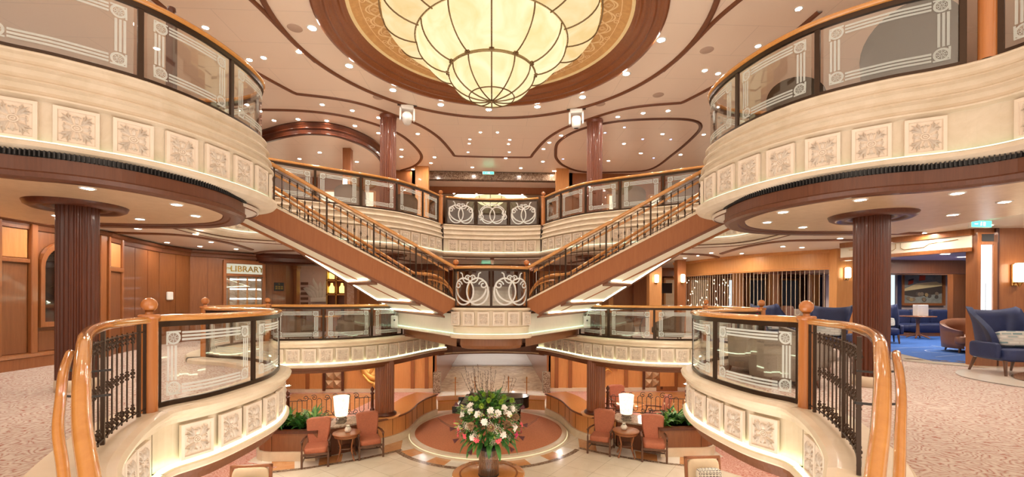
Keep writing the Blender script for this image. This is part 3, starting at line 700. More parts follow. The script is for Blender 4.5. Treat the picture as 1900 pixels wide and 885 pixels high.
# ================================================================ balconies and glass balustrades
side = {1: 'left', -1: 'right'}
for MIR in (1, -1):
    sd = side[MIR]
    tN = UN.near(-5.72, 4.86)
    balcony('balcony_front', 'cream stone front of the %s upper balcony lobe with carved flower panels' % sd, UN, .2, UN.L, True, [(.3, tN-.28), (tN+.28, UN.L-.1)], SU-1.2)
    balcony('balcony_front', 'cream stone front of the far %s upper balcony behind the stair flight' % sd, UF, 0, UF.L, True, [(.1, UF.L-.1)], SU-1.2)
    p1, p2 = UN.near(-4.48, 5.86), UN.near(-4.05, 7.03)
    balustrade('glass_balustrade', 'etched glass balustrade on the %s upper balcony lobe nearest the ceiling lamp' % sd, UN, tN+.12, UN.L-.05, [p1, p2, UN.near(-4.4, 8.42), UN.near(-5.3, 8.72)], SU, RU, [(-5.75, 4.82), (-6.18, 8.66)])
    balustrade('glass_balustrade', 'etched glass balustrade cut off by the %s edge of the view, upper deck' % sd, UN, .6, tN-.12, [UN.near(-6, 2.4), UN.near(-6, 3.6)] if False else [UN.near(-6.0, 2.9)], SU, RU, [])
    balustrade('glass_balustrade', 'etched glass balustrade on the far %s upper balcony above the stairs' % sd, UF, .1, UF.L-.06, [UF.near(-6.85, 11.4), UF.near(-6.35, 12.2), UF.near(-5.15, 13.0), UF.near(-4.0, 13.66), UF.near(-3.08, 14.38), UF.near(-2.42, 15.4)], SU, RU, [(-1.93, 16.5), (-6.84, 9.78)])
    # middle deck
    zf = lambda t: -max(0, (M1.near(-2.75, 3.1)-t))*.55
    t1 = M1.near(-1.9, 2.1)
    balcony('balcony_front', 'cream stone kerb curving down beside the %s foreground iron railing' % sd, M1, t1, M1.L, False, [(M1.near(-2.2, 2.5), M1.L-.2)], SM-.8, .42, zf)
    balcony('balcony_front', 'cream stone front of the %s middle balcony lobe with glowing panel gaps' % sd, ML, 0, ML.L, False, [(.32, ML.L-.15)], SM-.8)
    balcony('balcony_front', 'cream stone front of the recess behind the %s middle balcony lobe' % sd, MBk, 0, MBk.L, False, [(.1, MBk.L-.1)], SM-.8)
    balcony('balcony_front', 'long cream panelled front of the far %s middle balcony over the lamps' % sd, MF, 0, MF.L, False, [(.05, MF.L-.35)], SM-.8)
    balustrade('glass_balustrade', 'etched glass balustrade around the %s middle balcony lobe' % sd, ML, .12, ML.L-.08, [ML.near(-3.44, 6.6), ML.near(-3.76, 7.95), ML.near(-4.75, 8.95)], SM, RM, [(-3.74, 5.0), (-6.12, 9.66)])
    balustrade('glass_balustrade', 'plain rail and glass along the recess behind the %s middle lobe' % sd, MBk, .1, MBk.L-.06, [MBk.L*.33, MBk.L*.66], SM, RM, [(-6.54, 13.08)])
    balustrade('glass_balustrade', 'long etched glass balustrade of the far %s middle balcony with armchairs behind' % sd, MF, .1, MF.near(-3.1, 15.3), [MF.near(-5.0, 13.25), MF.near(-3.83, 14.1)], SM, RM, [])
MIR = 1
balcony('balcony_front', 'cream stone front at the centre of the far upper balcony', UC, 0, UC.L, True, [(.12, UC.L-.12)], SU-1.2, .42)
balustrade('glass_balustrade', 'three glass panes with white scrolls at the centre of the far upper balcony', UC, .1, UC.L-.1, [UC.near(-.62, 16.84), UC.near(.62, 16.84)], SU, RU, [], 'scroll')
struct('trim_10', MB().sweep(crom([(-2.1, 17.5), (-1.6, 17.95), (0, 18.2), (1.6, 17.95), (2.1, 17.5)], .2), [(0, 3.5), (.05, 3.4), (.05, 3.0), (.0, 2.95), (.0, 2.45), (-.15, 2.45)]), W['trim'])
# ================================================================ double staircase and landing
DX, DY = -.8645, -.5026                 # run direction of the left flight
def FP(t, w=0): return (-.95+DX*t-.5026*w, 11.75+DY*t+.8645*w)
SLP = .472
def soff_back(t):                        # far edge of the underside, flared towards the landing
    B = Vector((*FP(3.75, 1.25), 4.20+SLP*3.75)); P0 = Vector((-3.3, 15.2, 4.30))
    if t >= 3.75: return Vector((*FP(t, 1.25), 4.20+SLP*t))
    return P0 + (B-P0)*((t-.3)/3.45)
for MIR in (1, -1):
    sd = side[MIR]
    r = thing('staircase', '%s flight of the double staircase with brown side board and lit white underside' % sd, 'staircase', (-3.2, 11, 4.4))
    m = MB()
    def board(w0, w1, m):
        def zt(t): return 4.66+SLP*t
        pts = [(0, 4.66), (6.0, 4.66+SLP*6), (6.0, 4.14+SLP*6), (.38, 4.14+SLP*.38), (.12, 4.46), (0, 4.48)]
        A = [(*FP(t, w0), z) for t, z in pts]; B = [(*FP(t, w1), z) for t, z in pts]; n = len(pts)
        tr = tessellate_polygon([[Vector((t, z, 0)) for t, z in pts]])
        m.add(A, tr); m.add(B, tr); m.add(A+B, [(i, (i+1) % n, n+(i+1) % n, n+i) for i in range(n)])
    board(-.03, .05, m); part('side_board', m, W['board'], r, absolute=True)
    m = MB(); board(1.20, 1.28, m); part('side_board', m, W['board'], r, absolute=True)
    def strip(t0, t1, w0, w1, z0, z1, m):
        vs = [(*FP(t, w), 4.66+SLP*t+z) for t in (t0, t1) for w in (w0, w1) for z in (z0, z1)]
        m.add(vs, [(0, 1, 3, 2), (4, 6, 7, 5), (0, 4, 5, 1), (2, 3, 7, 6), (0, 2, 6, 4), (1, 5, 7, 3)])
    m = MB(); strip(0, 6, -.05, .09, 0, .045, m); strip(0, 6, 1.17, 1.30, 0, .045, m); part('stone_capping', m, M_stone, r, absolute=True)
    m = MB(); strip(.38, 6, -.045, -.02, -.535, -.47, m); part('edge_moulding', m, W['trim'], r, absolute=True)
    for k in range(16):
        t0 = -.02+.374*k; z = 4.47+.1765*(k+1)
        m = MB(); vs = [(*FP(t, w), zz) for t in (t0, t0+.40) for w in (.05, 1.2) for zz in (z-.04, z)]
        m.add(vs, [(0, 1, 3, 2), (4, 6, 7, 5), (0, 4, 5, 1), (2, 3, 7, 6), (0, 2, 6, 4), (1, 5, 7, 3)])
        p = part('tread', m, M_carpet, r, absolute=True)
        m = MB(); vs = [(*FP(t, w), zz) for t in (t0+.02, t0+.04) for w in (.05, 1.2) for zz in (z-.18, z-.04)]
        m.add(vs, [(0, 1, 3, 2), (4, 6, 7, 5), (0, 4, 5, 1), (2, 3, 7, 6), (0, 2, 6, 4), (1, 5, 7, 3)])
        part('riser', m, M_stone, p, absolute=True)
    # underside panels, cross bars, light strips
    ts = [.38, 1.05, 2.15, 3.75, 6.0]
    for a, b in zip(ts, ts[1:]):
        m = MB(); n = 6; vs = []
        for i in range(n+1):
            t = a+(b-a)*i/n; f = Vector((*FP(t, .03), 4.15+SLP*t)); g = soff_back(t); vs += [f, f.lerp(g, .5), g]
        m.add(vs, [(i*3+k, i*3+k+1, i*3+4+k, i*3+3+k) for i in range(n) for k in (0, 1)])
        part('underside_panel', m, M_back, r, absolute=True)
        m = MB(); P = [soff_back(a+.07+(b-a-.14)*i/8) + (Vector((*FP(0, 0), 0))-Vector((*FP(0, 1), 0)))*.05 + Vector((0, 0, -.02)) for i in range(9)]
        if b < 5: m.tube(P, .014, 6); part('light_strip', m, M_led_h, r, absolute=True)
        if a < 3:
            f = Vector((*FP(a+.10, .1), 4.15+SLP*(a+.1)-.02)); g = soff_back(a+.10)+Vector((0, 0, -.02))
            part('light_strip', MB().tube([f.lerp(g, .08), f.lerp(g, .95)], .013, 6), M_led_h, r, absolute=True)
    for t in ts[:3]:
        f = Vector((*FP(t, .0), 4.13+SLP*t)); g = soff_back(t); dv = Vector((DX, DY, SLP))*.07; m = MB()
        q = [f-dv, f+dv, g+dv, g-dv]; m.add([p for p in q]+[p+Vector((0, 0, -.05)) for p in q], [(0, 1, 2, 3), (4, 5, 6, 7), (0, 1, 5, 4), (1, 2, 6, 5), (2, 3, 7, 6), (3, 0, 4, 7)])
        part('cross_bar', m, W['trim'], r, absolute=True)
    m = MB(); P = [soff_back(.38+(3.75-.38)*i/10) for i in range(11)]
    m.add([p+Vector((0, 0, -.03)) for p in P]+[p+Vector((-.10, .08, -.03)) for p in P]+[p+Vector((-.10, .08, .12)) for p in P], [(k*11+i, k*11+i+1, k*11+12+i, k*11+11+i) for k in (0, 1) for i in range(10)])
    part('edge_moulding', m, W['trim'], r, absolute=True)
    # iron railings, near and far side of the flight
    for w, nm, t0, t1 in ((.0, 'near', .05, 5.95), (1.24, 'far', .75, 5.95)):
        pts = [(*FP(t0+(t1-t0)*i/24, w), 4.70+SLP*(t0+(t1-t0)*i/24)-(.45*(1-i/24) if w else 0)) for i in range(25)]
        q = iron_railing('iron_railing', 'iron baluster railing on the %s side of the %s stair flight' % (nm, sd), pts, .88, 0, .148 if w == 0 else .19)
        top = [(x, y, z+.86) for x, y, z in pts]
        if w == 0: top = [(*FP(-.02, w), 5.55)] + top
        else: top = [(*FP(.3, w-.05), 5.42), (*FP(.5, w), 5.44)] + top
        part('handrail', MB().rail(top, RP), W['rail'], q, absolute=True)
        o = .13 if w == 0 else -.13
        inner = [(*FP(t0+.1+(t1-t0-.1)*i/24, w+o), 4.70+SLP*(t0+.1+(t1-t0-.1)*i/24)+.70-(.45*(1-i/24) if w else 0)) for i in range(25)]
        hr = part('grab_rail', MB().tube(inner, .026, 8), W['rail'], q, absolute=True)
        for i in range(2, 24, 5):
            a = inner[i]; part('bracket', MB().tube([(a[0], a[1], a[2]-.02), (a[0], a[1], a[2]-.07), (*[a[j]+(pts[i][j]-a[j])*.9 for j in (0, 1)], a[2]-.07)], .007, 5), M_bronze, hr, absolute=True)
MIR = 1
# landing
LF = crom([(-.96, 11.78), (-.88, 11.60), (-.55, 11.42), (0, 11.34), (.55, 11.42), (.88, 11.60), (.96, 11.78)], .06); LA = Arc(LF)
r = thing('stair_landing', 'round fronted landing between the two stair flights with cream panel band', 'stair landing', (0, 12, 3.7))
foot = LF + [(3.3, 15.3), (3.3, 17), (-3.3, 17), (-3.3, 15.3)]
part('landing_floor', MB().poly(LF + [(1.9, 13.6), (-1.9, 13.6)], 4.38, 4.45), M_carpet, r, absolute=True)
part('fascia', MB().sweep(LF, [(-.03, 4.50), (.10, 4.50), (.12, 4.48), (.12, 4.45), (.07, 4.43), (.05, 4.42), (.05, 4.02), (.08, 4.0), (.06, 3.97), (.06, 3.83), (.13, 3.80), (.15, 3.76), (.12, 3.70), (-.08, 3.70)]), M_stone, r, absolute=True)
place_panels(r, LA, .02, LA.L-.02, 4.22, .30, .345, .365, .07)
part('light_strip', MB().sweep(LF, [(.085, 3.815), (.085, 3.83), (.105, 3.83), (.105, 3.815)], close=True), M_led_s, r, absolute=True)
part('lower_drum', MB().sweep([(x*.88, y+.08) for x, y in LF], [(0, 3.71), (0, 3.50), (-.05, 3.42), (-.12, 3.40)]).poly([(x*.80, y+.2) for x, y in LF]+[(.8, 13.5), (-.8, 13.5)], 3.40), W['panel'], r, absolute=True)
for s in (1, -1):
    pth = [(-s*1.0, 11.72), (-s*3.3, 15.25)]
    if s == 1: pth = pth[::-1]
    part('side_wall', MB().sweep(pth, [(0, 4.34), (.0, 3.80), (.04, 3.79), (.05, 3.75), (0, 3.72), (-.1, 3.72)]), M_back, r, absolute=True)
    part('light_strip', MB().sweep(pth, [(.012, 3.815), (.012, 3.83), (.03, 3.83), (.03, 3.815)], close=True), M_led_s, r, absolute=True)
    part('lower_beam', MB().sweep([(p[0]*.93, p[1]+.15) for p in pth], [(0, 3.73), (0, 3.44), (-.1, 3.42), (-.4, 3.42)]), W['panel'], r, absolute=True)
part('underside', MB().poly([(-.9, 12.2), (.9, 12.2), (3.1, 15.3), (3.1, 17.6), (-3.1, 17.6), (-3.1, 15.3)], 3.44, 3.5), W['trim'], r, absolute=True)
b = balustrade('glass_balustrade', 'curved glass balustrade with white scrolls on the stair landing', LA, .03, LA.L-.03, [LA.L/2], 4.50, 5.58, [(-.95, 11.80), (.95, 11.80)], 'scroll')
# steps climbing away behind the landing
r = thing('rear_steps', 'pale stone steps climbing away behind the landing glass', 'steps', (0, 19, FM))
for k in range(11):
    part('step', MB().box(-.95, .95, 17.9+.32*k, 18.3+.32*k, 3.38, 3.56+.175*k, None, .01), M_whitem, r, absolute=True)
for s in (-1, 1):
    part('handrail', MB().tube([(s*1.02, 17.9, 4.5), (s*1.02, 18.2, 4.6), (s*1.02, 21.4, 6.3)], .035, 8), W['rail'], r, absolute=True)
    part('side_wall', MB().prism([(17.9, 3.38), (21.4, 3.38), (21.4, 5.5), (17.9, 3.75)], .06, Matrix.Translation((s*1.0, 0, 0)) @ Matrix.Rotation(pi/2, 4, 'Z')), W['cherry'], r, absolute=True)
# iron rails that curl down behind the landing
for MIR in (1, -1):
    sd = side[MIR]
    pts = crom([(-1.95, 12.6, 4.5), (-1.75, 12.75, 4.48), (-1.45, 13.0, 4.35), (-1.25, 13.4, 4.05), (-1.15, 13.9, 3.75), (-1.1, 14.4, 3.5)], .12)
    q = iron_railing('iron_railing', 'short iron railing curling down behind the landing at the foot of the %s flight' % sd, pts, .95, 0, .13)
    part('handrail', MB().rail([(x, y, z+.95) for x, y, z in pts], RP), W['rail'], q, absolute=True)
    part('grab_rail', MB().tube([(x+.1, y, z+.78) for x, y, z in pts], .024, 8), W['rail'], q, absolute=True)
MIR = 1

# ================================================================ foreground iron railings with honey handrails
for MIR in (1, -1):
    sd = side[MIR]
    base = [(*M1.at(t), SM-max(0, (M1.near(-2.6, 2.95)-t))*.50) for t in [M1.near(-2.72, 3.08)+(M1.L-.06-M1.near(-2.72, 3.08))*i/20 for i in range(21)]]
    q = iron_railing('iron_railing', 'black iron foreground railing with knuckled balusters beside the %s newel post' % sd, base, 1.02, 0, .132, 7)
    hp = [(-3.72, 4.96, 4.50), (-3.6, 4.6, 4.50), (-3.36, 4.05, 4.505), (-2.98, 3.46, 4.50), (-2.64, 3.02, 4.49), (-2.46, 2.81, 4.475), (-2.34, 2.67, 4.44), (-2.07, 2.36, 4.32), (-1.84, 2.11, 4.15), (-1.62, 1.9, 4.0), (-1.3, 1.6, 3.77)]
    if MIR == -1: hp = [(-3.74, 4.96, 4.50), (-3.62, 4.55, 4.50), (-3.38, 3.95, 4.505), (-2.98, 3.30, 4.505), (-2.62, 2.82, 4.50), (-2.44, 2.60, 4.485), (-2.32, 2.46, 4.45), (-2.08, 2.19, 4.33), (-1.86, 1.96, 4.17), (-1.65, 1.76, 4.01), (-1.3, 1.42, 3.77)]
    part('handrail', MB().rail(crom(hp, .06), [(x*.62, y*.95) for x, y in RP]), W['rail'], q, 'glossy honey coloured handrail', True)
    g = [(-2.70, 2.93, 4.37), (-2.74, 3.02, 4.375), (-2.70, 2.97, 4.37), (-2.49, 2.71, 4.30), (-2.28, 2.47, 4.19), (-2.12, 2.29, 4.07), (-1.93, 2.12, 3.91), (-1.6, 1.8, 3.66)]
    if MIR == -1: g = [(-2.68, 2.72, 4.39), (-2.73, 2.79, 4.395), (-2.68, 2.74, 4.39), (-2.47, 2.50, 4.32), (-2.27, 2.28, 4.21), (-2.11, 2.12, 4.09), (-1.94, 1.95, 3.93), (-1.6, 1.62, 3.66)]
    g = crom(g[1:], .06)
    gr = part('grab_rail', MB().tube(g, .024, 10), W['rail'], q, 'round honey coloured grab rail', True)
    for k in (2, 9):
        a = g[k]; part('bracket', MB().tube([(a[0], a[1], a[2]-.02), (a[0]+.01, a[1]-.0, a[2]-.09), (a[0]+.12, a[1]+.02, a[2]-.10), (a[0]+.24, a[1]+.03, a[2]-.09)], .008, 6), M_black, gr, absolute=True)
MIR = 1

# ================================================================ fluted columns
def column(name, label, x, y, z0, z1, r, base=None, cap=None, nfl=26, mat=None, ringz=None):
    root = thing(name, label, 'column', (x, y, z0)); n = nfl*6; m = MB(); vs = []
    zz = [z0+(base or 0), z1-(.12 if cap else 0)]
    for z in zz:
        for i in range(n):
            a = 2*pi*i/n; ph = (i % 6)/6; rr = r*(1-.075*max(0, sin(pi*(ph-.17)/.83)) if ph > .17 else 1); vs.append((x+rr*cos(a), y+rr*sin(a), z))
    m.add(vs, [(i, (i+1) % n, n+(i+1) % n, n+i) for i in range(n)], False)
    part('fluted_shaft', m, mat or W['dark'], root, absolute=True)
    if base: part('base', MB().lathe([(r*1.0, z0), (r*1.04, z0), (r*1.04, z0+base*.8), (r*1.0, z0+base)], x, y, 32), M_stone, root, absolute=True)
    if cap: part('capital', MB().lathe([(r, z1-.14), (r*1.04, z1-.13), (r*1.02, z1-.10), (r*1.09, z1-.08), (r*1.1, z1-.03), (r*1.04, z1), (r*.9, z1)], x, y, 32), mat or W['dark'], root, absolute=True)
    return root
for s in (-1, 1):
    n = side[-s]
    column('fluted_column', 'dark fluted mahogany column rising through the %s middle balcony carpet' % n, s*6.07, 6.72, FM, 6.2, .236, .17)
    o = single('ceiling_ring', MB().lathe([(.575, 6.10), (.555, 6.05), (.50, 6.02), (.43, 6.03), (.41, 6.06), (.37, 6.06), (.35, 6.04), (.28, 6.05), (.26, 6.10)], s*6.07, 6.72, 48), W['dark'], 'dark moulded ring on the soffit around the %s fluted column' % n, 'ceiling ring')
    column('fluted_column', 'fluted wood column on the far %s upper balcony reaching the ceiling' % n, s*3.52, 14.95, FU, CT, .262, None, True, 26, wood('fluted_cherry_%s' % n, (.17, .045, .022), (.24, .07, .032), .35, .3))
    column('fluted_column', 'fluted wood column in shade behind the %s stair flight' % n, s*3.55, 15.35, FM, CM, .27, .1, None)
    single('ceiling_ring', MB().lathe([(.60, 6.25), (.58, 6.20), (.50, 6.18), (.42, 6.20), (.40, 6.25)], s*3.55, 15.35, 40), W['trim'], 'moulded ceiling ring round the shaded column behind the %s stairs' % n, 'ceiling ring')
    rt = column('fluted_column', 'fluted cherry column standing on the %s curved wooden bench' % n, s*3.56, 14.78, .85, CL+.35, .31, None, None, 26, wood('lower_fluted_%s' % n, (.22, .065, .025), (.30, .10, .038), .35, .3))
    part('base_ring', MB().lathe([(.31, .85), (.385, .85), (.395, .89), (.385, .93), (.35, .95), (.315, .98)], s*3.56, 14.78, 32), W['dark'], rt, absolute=True)
# ================================================================ lower deck: stage and floor pattern
SX, SY, SR = -.08, 15.5, 2.72
r = thing('round_stage', 'low round stage with rust carpet and cream lit edge under the piano', 'stage', (SX, SY, 0))
part('stage_rim', MB().lathe([(SR+.10, 0.0), (SR+.10, .03), (SR+.02, .045), (SR+.02, .11), (SR-.02, .12), (SR-.16, .122)], SX, SY, 96, caps=False), M_stone, r, absolute=True)
part('light_strip', MB().lathe([(SR+.022, .05), (SR+.04, .05), (SR+.04, .065), (SR+.022, .065)], SX, SY, 96, caps=False), emit('amber_strip', (1, .8, .45), .5), r, absolute=True)
part('carpet_top', MB().lathe([(SR-.16, .118), (SR-.16, .128), (.01, .128)], SX, SY, 96), M_stagec, r, absolute=True)
def arcband(r0, r1, a0, a1, z, cx=SX, cy=SY, n=20):
    m = MB(); vs = []
    for i in range(n+1):
        a = radians(a0+(a1-a0)*i/n); vs += [(cx+r0*cos(a), cy+r0*sin(a), z), (cx+r1*cos(a), cy+r1*sin(a), z)]
    return m.add(vs, [(2*i, 2*i+1, 2*i+3, 2*i+2) for i in range(n)])
io, iw = MB(), MB()
for k in range(10):
    a = -146+k*11.2
    (io if k % 2 == 0 else iw).join(arcband(SR+.1, 3.26, a, a+11.2, .005, n=6))
ib = arcband(3.26, 3.42, -147, -33, .006, n=50)
SA = [(-6.6, 12.1), (-5.92, 12.22), (-5.2, 12.42), (-4.64, 12.68), (-4.0, 13.0), (-3.36, 13.42), (-2.82, 13.85)]
PB = [(-7.0, 12.95), (-6.5, 12.98), (-5.5, 12.94), (-4.7, 13.36), (-4.1, 13.78), (-3.5, 14.2), (-2.95, 14.75)]
sa = Arc(crom(SA, .1)); pb = Arc(crom(PB, .1))
for s in (1, -1):
    for k in range(7):
        a0, a1 = k/7, (k+1)/7; vs = []
        for i in range(5):
            u = a0+(a1-a0)*i/4; A = sa.at(u*sa.L); B = pb.at(u*pb.L); vs += [(A[0]*s, A[1], .004), (B[0]*s, B[1], .004)]
        (io if k in (1, 3, 6) else iw).add(vs, [(2*i, 2*i+1, 2*i+3, 2*i+2) for i in range(4)])
    q = MB().sweep(sa.p, [(-.03, .006), (.12, .006)])
    if s == -1: q.v = [(-x, y, z) for x, y, z in q.v]
    ib.join(q)
struct('floor', io, M_orangem); struct('floor', iw, M_whitem); struct('floor', ib, M_brownm)
m = MB()
for s in (1, -1):
    m.poly([(s*x, y) for x, y in [(-7.0, 12.9), (-5.95, 12.5), (-6.9, 11.2), (-7.6, 8), (-14, 8), (-14, 22.3), (-2.6, 22.3), (-2.6, 18.3), (-3.4, 15.6), (-4.0, 14.6), (-7.0, 14.2)]], .008)
struct('floor', m, M_carpet_l)
m = MB()
for s in (1, -1): m.poly([(s*-9.5, 16.6), (s*-6.6, 16.2), (s*-5.9, 18.5), (s*-5.2, 22), (s*-9.8, 22)], .012)
struct('floor', m, M_orangem)
# ---------------------------------------------------------------- curved benches, planters, consoles
FRONT = [(-4.02, 13.95), (-3.55, 14.22), (-3.12, 14.68), (-2.90, 15.2), (-2.82, 15.8), (-2.76, 16.5), (-2.58, 17.2), (-2.25, 17.95)]
BACK = [(-3.1, 18.25), (-3.45, 17.4), (-3.62, 16.5), (-3.72, 15.9), (-3.98, 15.35), (-4.22, 14.95)]
def leafblade(m, o, az, L, w, lean, droop, n=6, tw=0):
    vs = []; x = y = z = 0; el = lean
    for i in range(n+1):
        t = i/n; ww = w*sin(pi*min(1, t*.93+.05))**.8; sx, sy = -sin(az+tw*t), cos(az+tw*t)
        vs += [(o[0]+x*cos(az)+sx*ww, o[1]+x*sin(az)+sy*ww, o[2]+z+ww*.25), (o[0]+x*cos(az), o[1]+x*sin(az), o[2]+z), (o[0]+x*cos(az)-sx*ww, o[1]+x*sin(az)-sy*ww, o[2]+z+ww*.25)]
        x += cos(el)*L/n; z += sin(el)*L/n; el -= droop/n
    m.add(vs, [(3*i+k, 3*i+k+1, 3*i+4+k, 3*i+3+k) for i in range(n) for k in (0, 1)], True)
def stadium(x0, x1, y0, y1, n=8):
    rr = (y1-y0)/2; cy = (y0+y1)/2; return [(x0+rr+rr*cos(a), cy+rr*sin(a)) for a in [pi/2+pi*i/n for i in range(n+1)]] + [(x1, y0), (x1, y1)]
for MIR in (1, -1):
    sd = side[MIR]
    F = crom(FRONT, .1); B = crom(BACK, .12)
    r = thing('curved_bench', 'long curved honey wood bench on a cream plinth to the %s of the stage' % sd, 'bench', (-3.2, 15.5, 0))
    part('plinth', MB().poly(offs(F, .07)+B, 0, .24), M_stone, r, absolute=True)
    m = MB().sweep(F, [(0, .24), (0, .80)])
    part('front_panel', m, W['cherry_l'], r, absolute=True)
    m = MB(); P = Arc(F)
    for k in range(7):
        x, y = P.at(P.L*(k+.5)/7, .004); d = P.dirn(P.L*(k+.5)/7)
        m.box(-.005, .005, -.005, .006, .25, .80, Matrix.Translation((x, y, 0)) @ Matrix.Rotation(d, 4, 'Z'))
    part('panel_joint', m, M_bronze, r, absolute=True)
    part('bench_top', MB().poly(offs(F, .05)+B, .80, .85), W['stage_wood'], r, absolute=True)
    part('edge_moulding', MB().sweep(F, [(.04, .785), (.075, .80), (.08, .83), (.05, .855)]), W['trim'], r, absolute=True)
    part('column_pad', MB().lathe([(.50, .80), (.52, .81), (.52, .845), (.50, .858), (.02, .858)], -3.56, 14.78, 36), W['cherry_l'], r, absolute=True)
    # planter box
    S = stadium(-6.98, -5.05, 12.98, 14.25)
    r = thing('planter_box', 'wooden planter box with rounded end on a cream plinth at the %s' % sd, 'planter', (-6, 13.6, 0))
    part('plinth', MB().poly([(x-.04, y-.05) if y < 13.6 else (x-.04, y) for x, y in S], 0, .27), M_stone, r, absolute=True)
    part('body', MB().poly(S, .27, .80), W['panel'], r, absolute=True)
    cp = Arc([S[-2]]+S[::-1][2:]+[S[-1]]) if False else None
    Sb = [(x-.05*(1 if x < -6.3 else 0), y-.05 if y < 13.6 else y+.05) for x, y in S]; Si = stadium(-6.80, -5.15, 13.14, 14.10)
    m = MB(); n = len(S); m.add([(x, y, .80) for x, y in Sb]+[(x, y, .87) for x, y in Sb]+[(x, y, .87) for x, y in Si]+[(x, y, .78) for x, y in Si], [(k*n+i, k*n+(i+1) % n, k*n+n+(i+1) % n, k*n+n+i) for k in range(3) for i in range(n)])
    part('top_rim', m, W['dark'], r, absolute=True)
    part('soil', MB().poly(Si, .79, .80), M_soil, r, absolute=True)
    part('panel_joint', MB().box(-6.36, -6.35, 12.974, 12.98, .28, .79), M_bronze, r, absolute=True)
    pl = thing('foliage_plants', 'dark green bladed foliage filling the %s planter box' % sd, 'plant', (-5.95, 13.6, .8))
    random.seed(3+MIR)
    for c in range(7):
        m = MB(); ox = -6.6+c*.21+random.uniform(-.05, .05); oy = 13.6+random.uniform(-.22, .22)
        for k in range(26):
            leafblade(m, (ox+random.uniform(-.08, .08), oy+random.uniform(-.12, .12), .80), random.uniform(0, 2*pi), random.uniform(.35, .75), random.uniform(.028, .055), random.uniform(.75, 1.45), random.uniform(.6, 1.9), 6, random.uniform(-.5, .5))
        part('leaf_clump', m, M_leaf if c % 3 else M_leaf2, pl, absolute=True)
    if MIR == -1:
        for k in range(9):
            x, y, z = -6.5+random.uniform(0, 1.2), 13.3+random.uniform(0, .5), 1.2+random.uniform(0, .3)
            m = MB(); leafblade(m, (x, y, z), random.uniform(0, 6), .08, .020, 1.3, .6, 4)
            part('blossom', m, plain('cream_blossom', (.85, .62, .42), .6), pl, 'pale cream blossom', True)
    # marble topped console joining planter and bench
    r = thing('marble_console', 'low console with speckled brown marble top beneath the %s lamp' % sd, 'console', (-4.7, 14, 0))
    C0 = [(-5.05, 13.2), (-4.85, 13.36), (-4.62, 13.52), (-4.05, 13.9), (-3.98, 14.3), (-4.3, 14.85), (-5.05, 14.4)]
    part('body', MB().poly(C0, .0, .80), W['trim'], r, absolute=True)
    part('marble_top', MB().poly([(x*1.0+.0, y-.03) for x, y in C0], .80, .85), stone('speckled_marble_%s' % sd, (.28, .20, .14), (.62, .52, .42), 16, .15, .3, 8), r, absolute=True)
    # scroll railing with dark newels
    r = thing('scroll_railing', 'iron scroll railing between dark turned posts behind the %s lamp' % sd, 'railing', (-5.3, 14.6, .85))
    a, b = Vector((-6.55, 14.42, .0)), Vector((-4.02, 14.98, .0)); L = (b-a).length; dd = (b-a).normalized()
    f3 = lambda u, v: tuple(a+dd*u+Vector((0, 0, .87+v)))
    for p in (a, b):
        part('post', MB().lathe([(.05, .0), (.06, .85), (.075, .87), (.075, 1.0), (.05, 1.02), (.058, 1.1), (.045, 1.48), (.06, 1.5), (.07, 1.53), (.04, 1.56), (.03, 1.58), (.055, 1.62), (.065, 1.66), (.04, 1.71), (.012, 1.74), (0, 1.76)], p.x, p.y, 14), W['dark'], r, absolute=True)
    n = 16; H = .62
    for i in range(n+1):
        u = .12+(L-.24)*i/n
        part('bar', MB().tube([f3(u, .13), f3(u, H-.13)], .010, 5), M_black, r, absolute=True)
    m = MB()
    for i in range(n):
        u = .12+(L-.24)*(i+.5)/n; w = (L-.24)/n/2
        P = [(u+w*cos(q), H-.13+w*sin(q)*1.1) for q in [pi*k/8 for k in range(9)]] if i % 2 else [(u+w*cos(q), .13+w*sin(q)*1.1) for q in [pi+pi*k/8 for k in range(9)]]
        m.tube([f3(*p) for p in P], .010, 5)
    for c in (.25, .5, .75):
        for s in (-1, 1):
            m.tube([f3(c*L+s*.13+x, H-.02+y) for x, y in spiral(0, 0, .015, .10, 0, s*1.4, 22)], .011, 5)
            m.tube([f3(c*L+s*.13+x, .06+y) for x, y in spiral(0, 0, .015, .10, pi, s*1.4, 22)], .011, 5)
    m.tube([f3(.05, .0), f3(L-.05, .0)], .013, 5); m.tube([f3(.05, H-.10), f3(L*.22, H-.10)], .011, 5); m.tube([f3(L*.78, H-.10), f3(L-.05, H-.10)], .011, 5)
    part('scrollwork', m, M_black, r, absolute=True)
MIR = 1
# ---------------------------------------------------------------- table lamps
def table_lamp(x, y, z, label):
    r = thing('table_lamp', label, 'lamp', (x, y, z))
    m = MB().box(-.13, .13, -.13, .13, 0, .035, None, .008).box(-.10, .10, -.10, .10, .035, .06, None, .006)
    m.box(-.075, .075, -.075, .075, .06, .15, None, .01).box(-.11, .11, -.11, .11, .15, .18, None, .008).box(-.085, .085, -.085, .085, .18, .21, None, .006)
    for sx in (-1, 1):
        for sy in (-1, 1): m.tube([(sx*.10+a, sy*.10, .10+b) for a, b in spiral(0, 0, .008, .04, 0, 1.3, 14)], .012, 5, up=(0, 1, 0))
    part('carved_base', m, plain('dark_verdigris_stone', (.22, .17, .12), .5, var=.4, scale=12), r)
    part('lamp_shade', MB().lathe([(.17, .21), (.185, .215), (.215, .50), (.235, .78), (.245, .815), (.235, .82), (.22, .80), (.20, .5), (.17, .22)], 0, 0, 32), M_shade, r, 'glowing white alabaster shade')
    return r
table_lamp(-4.68, 13.9, .85, 'glowing alabaster table lamp on the console between the two left rust armchairs')
table_lamp(4.34, 13.9, .85, 'glowing alabaster table lamp on the console between the two right rust armchairs')
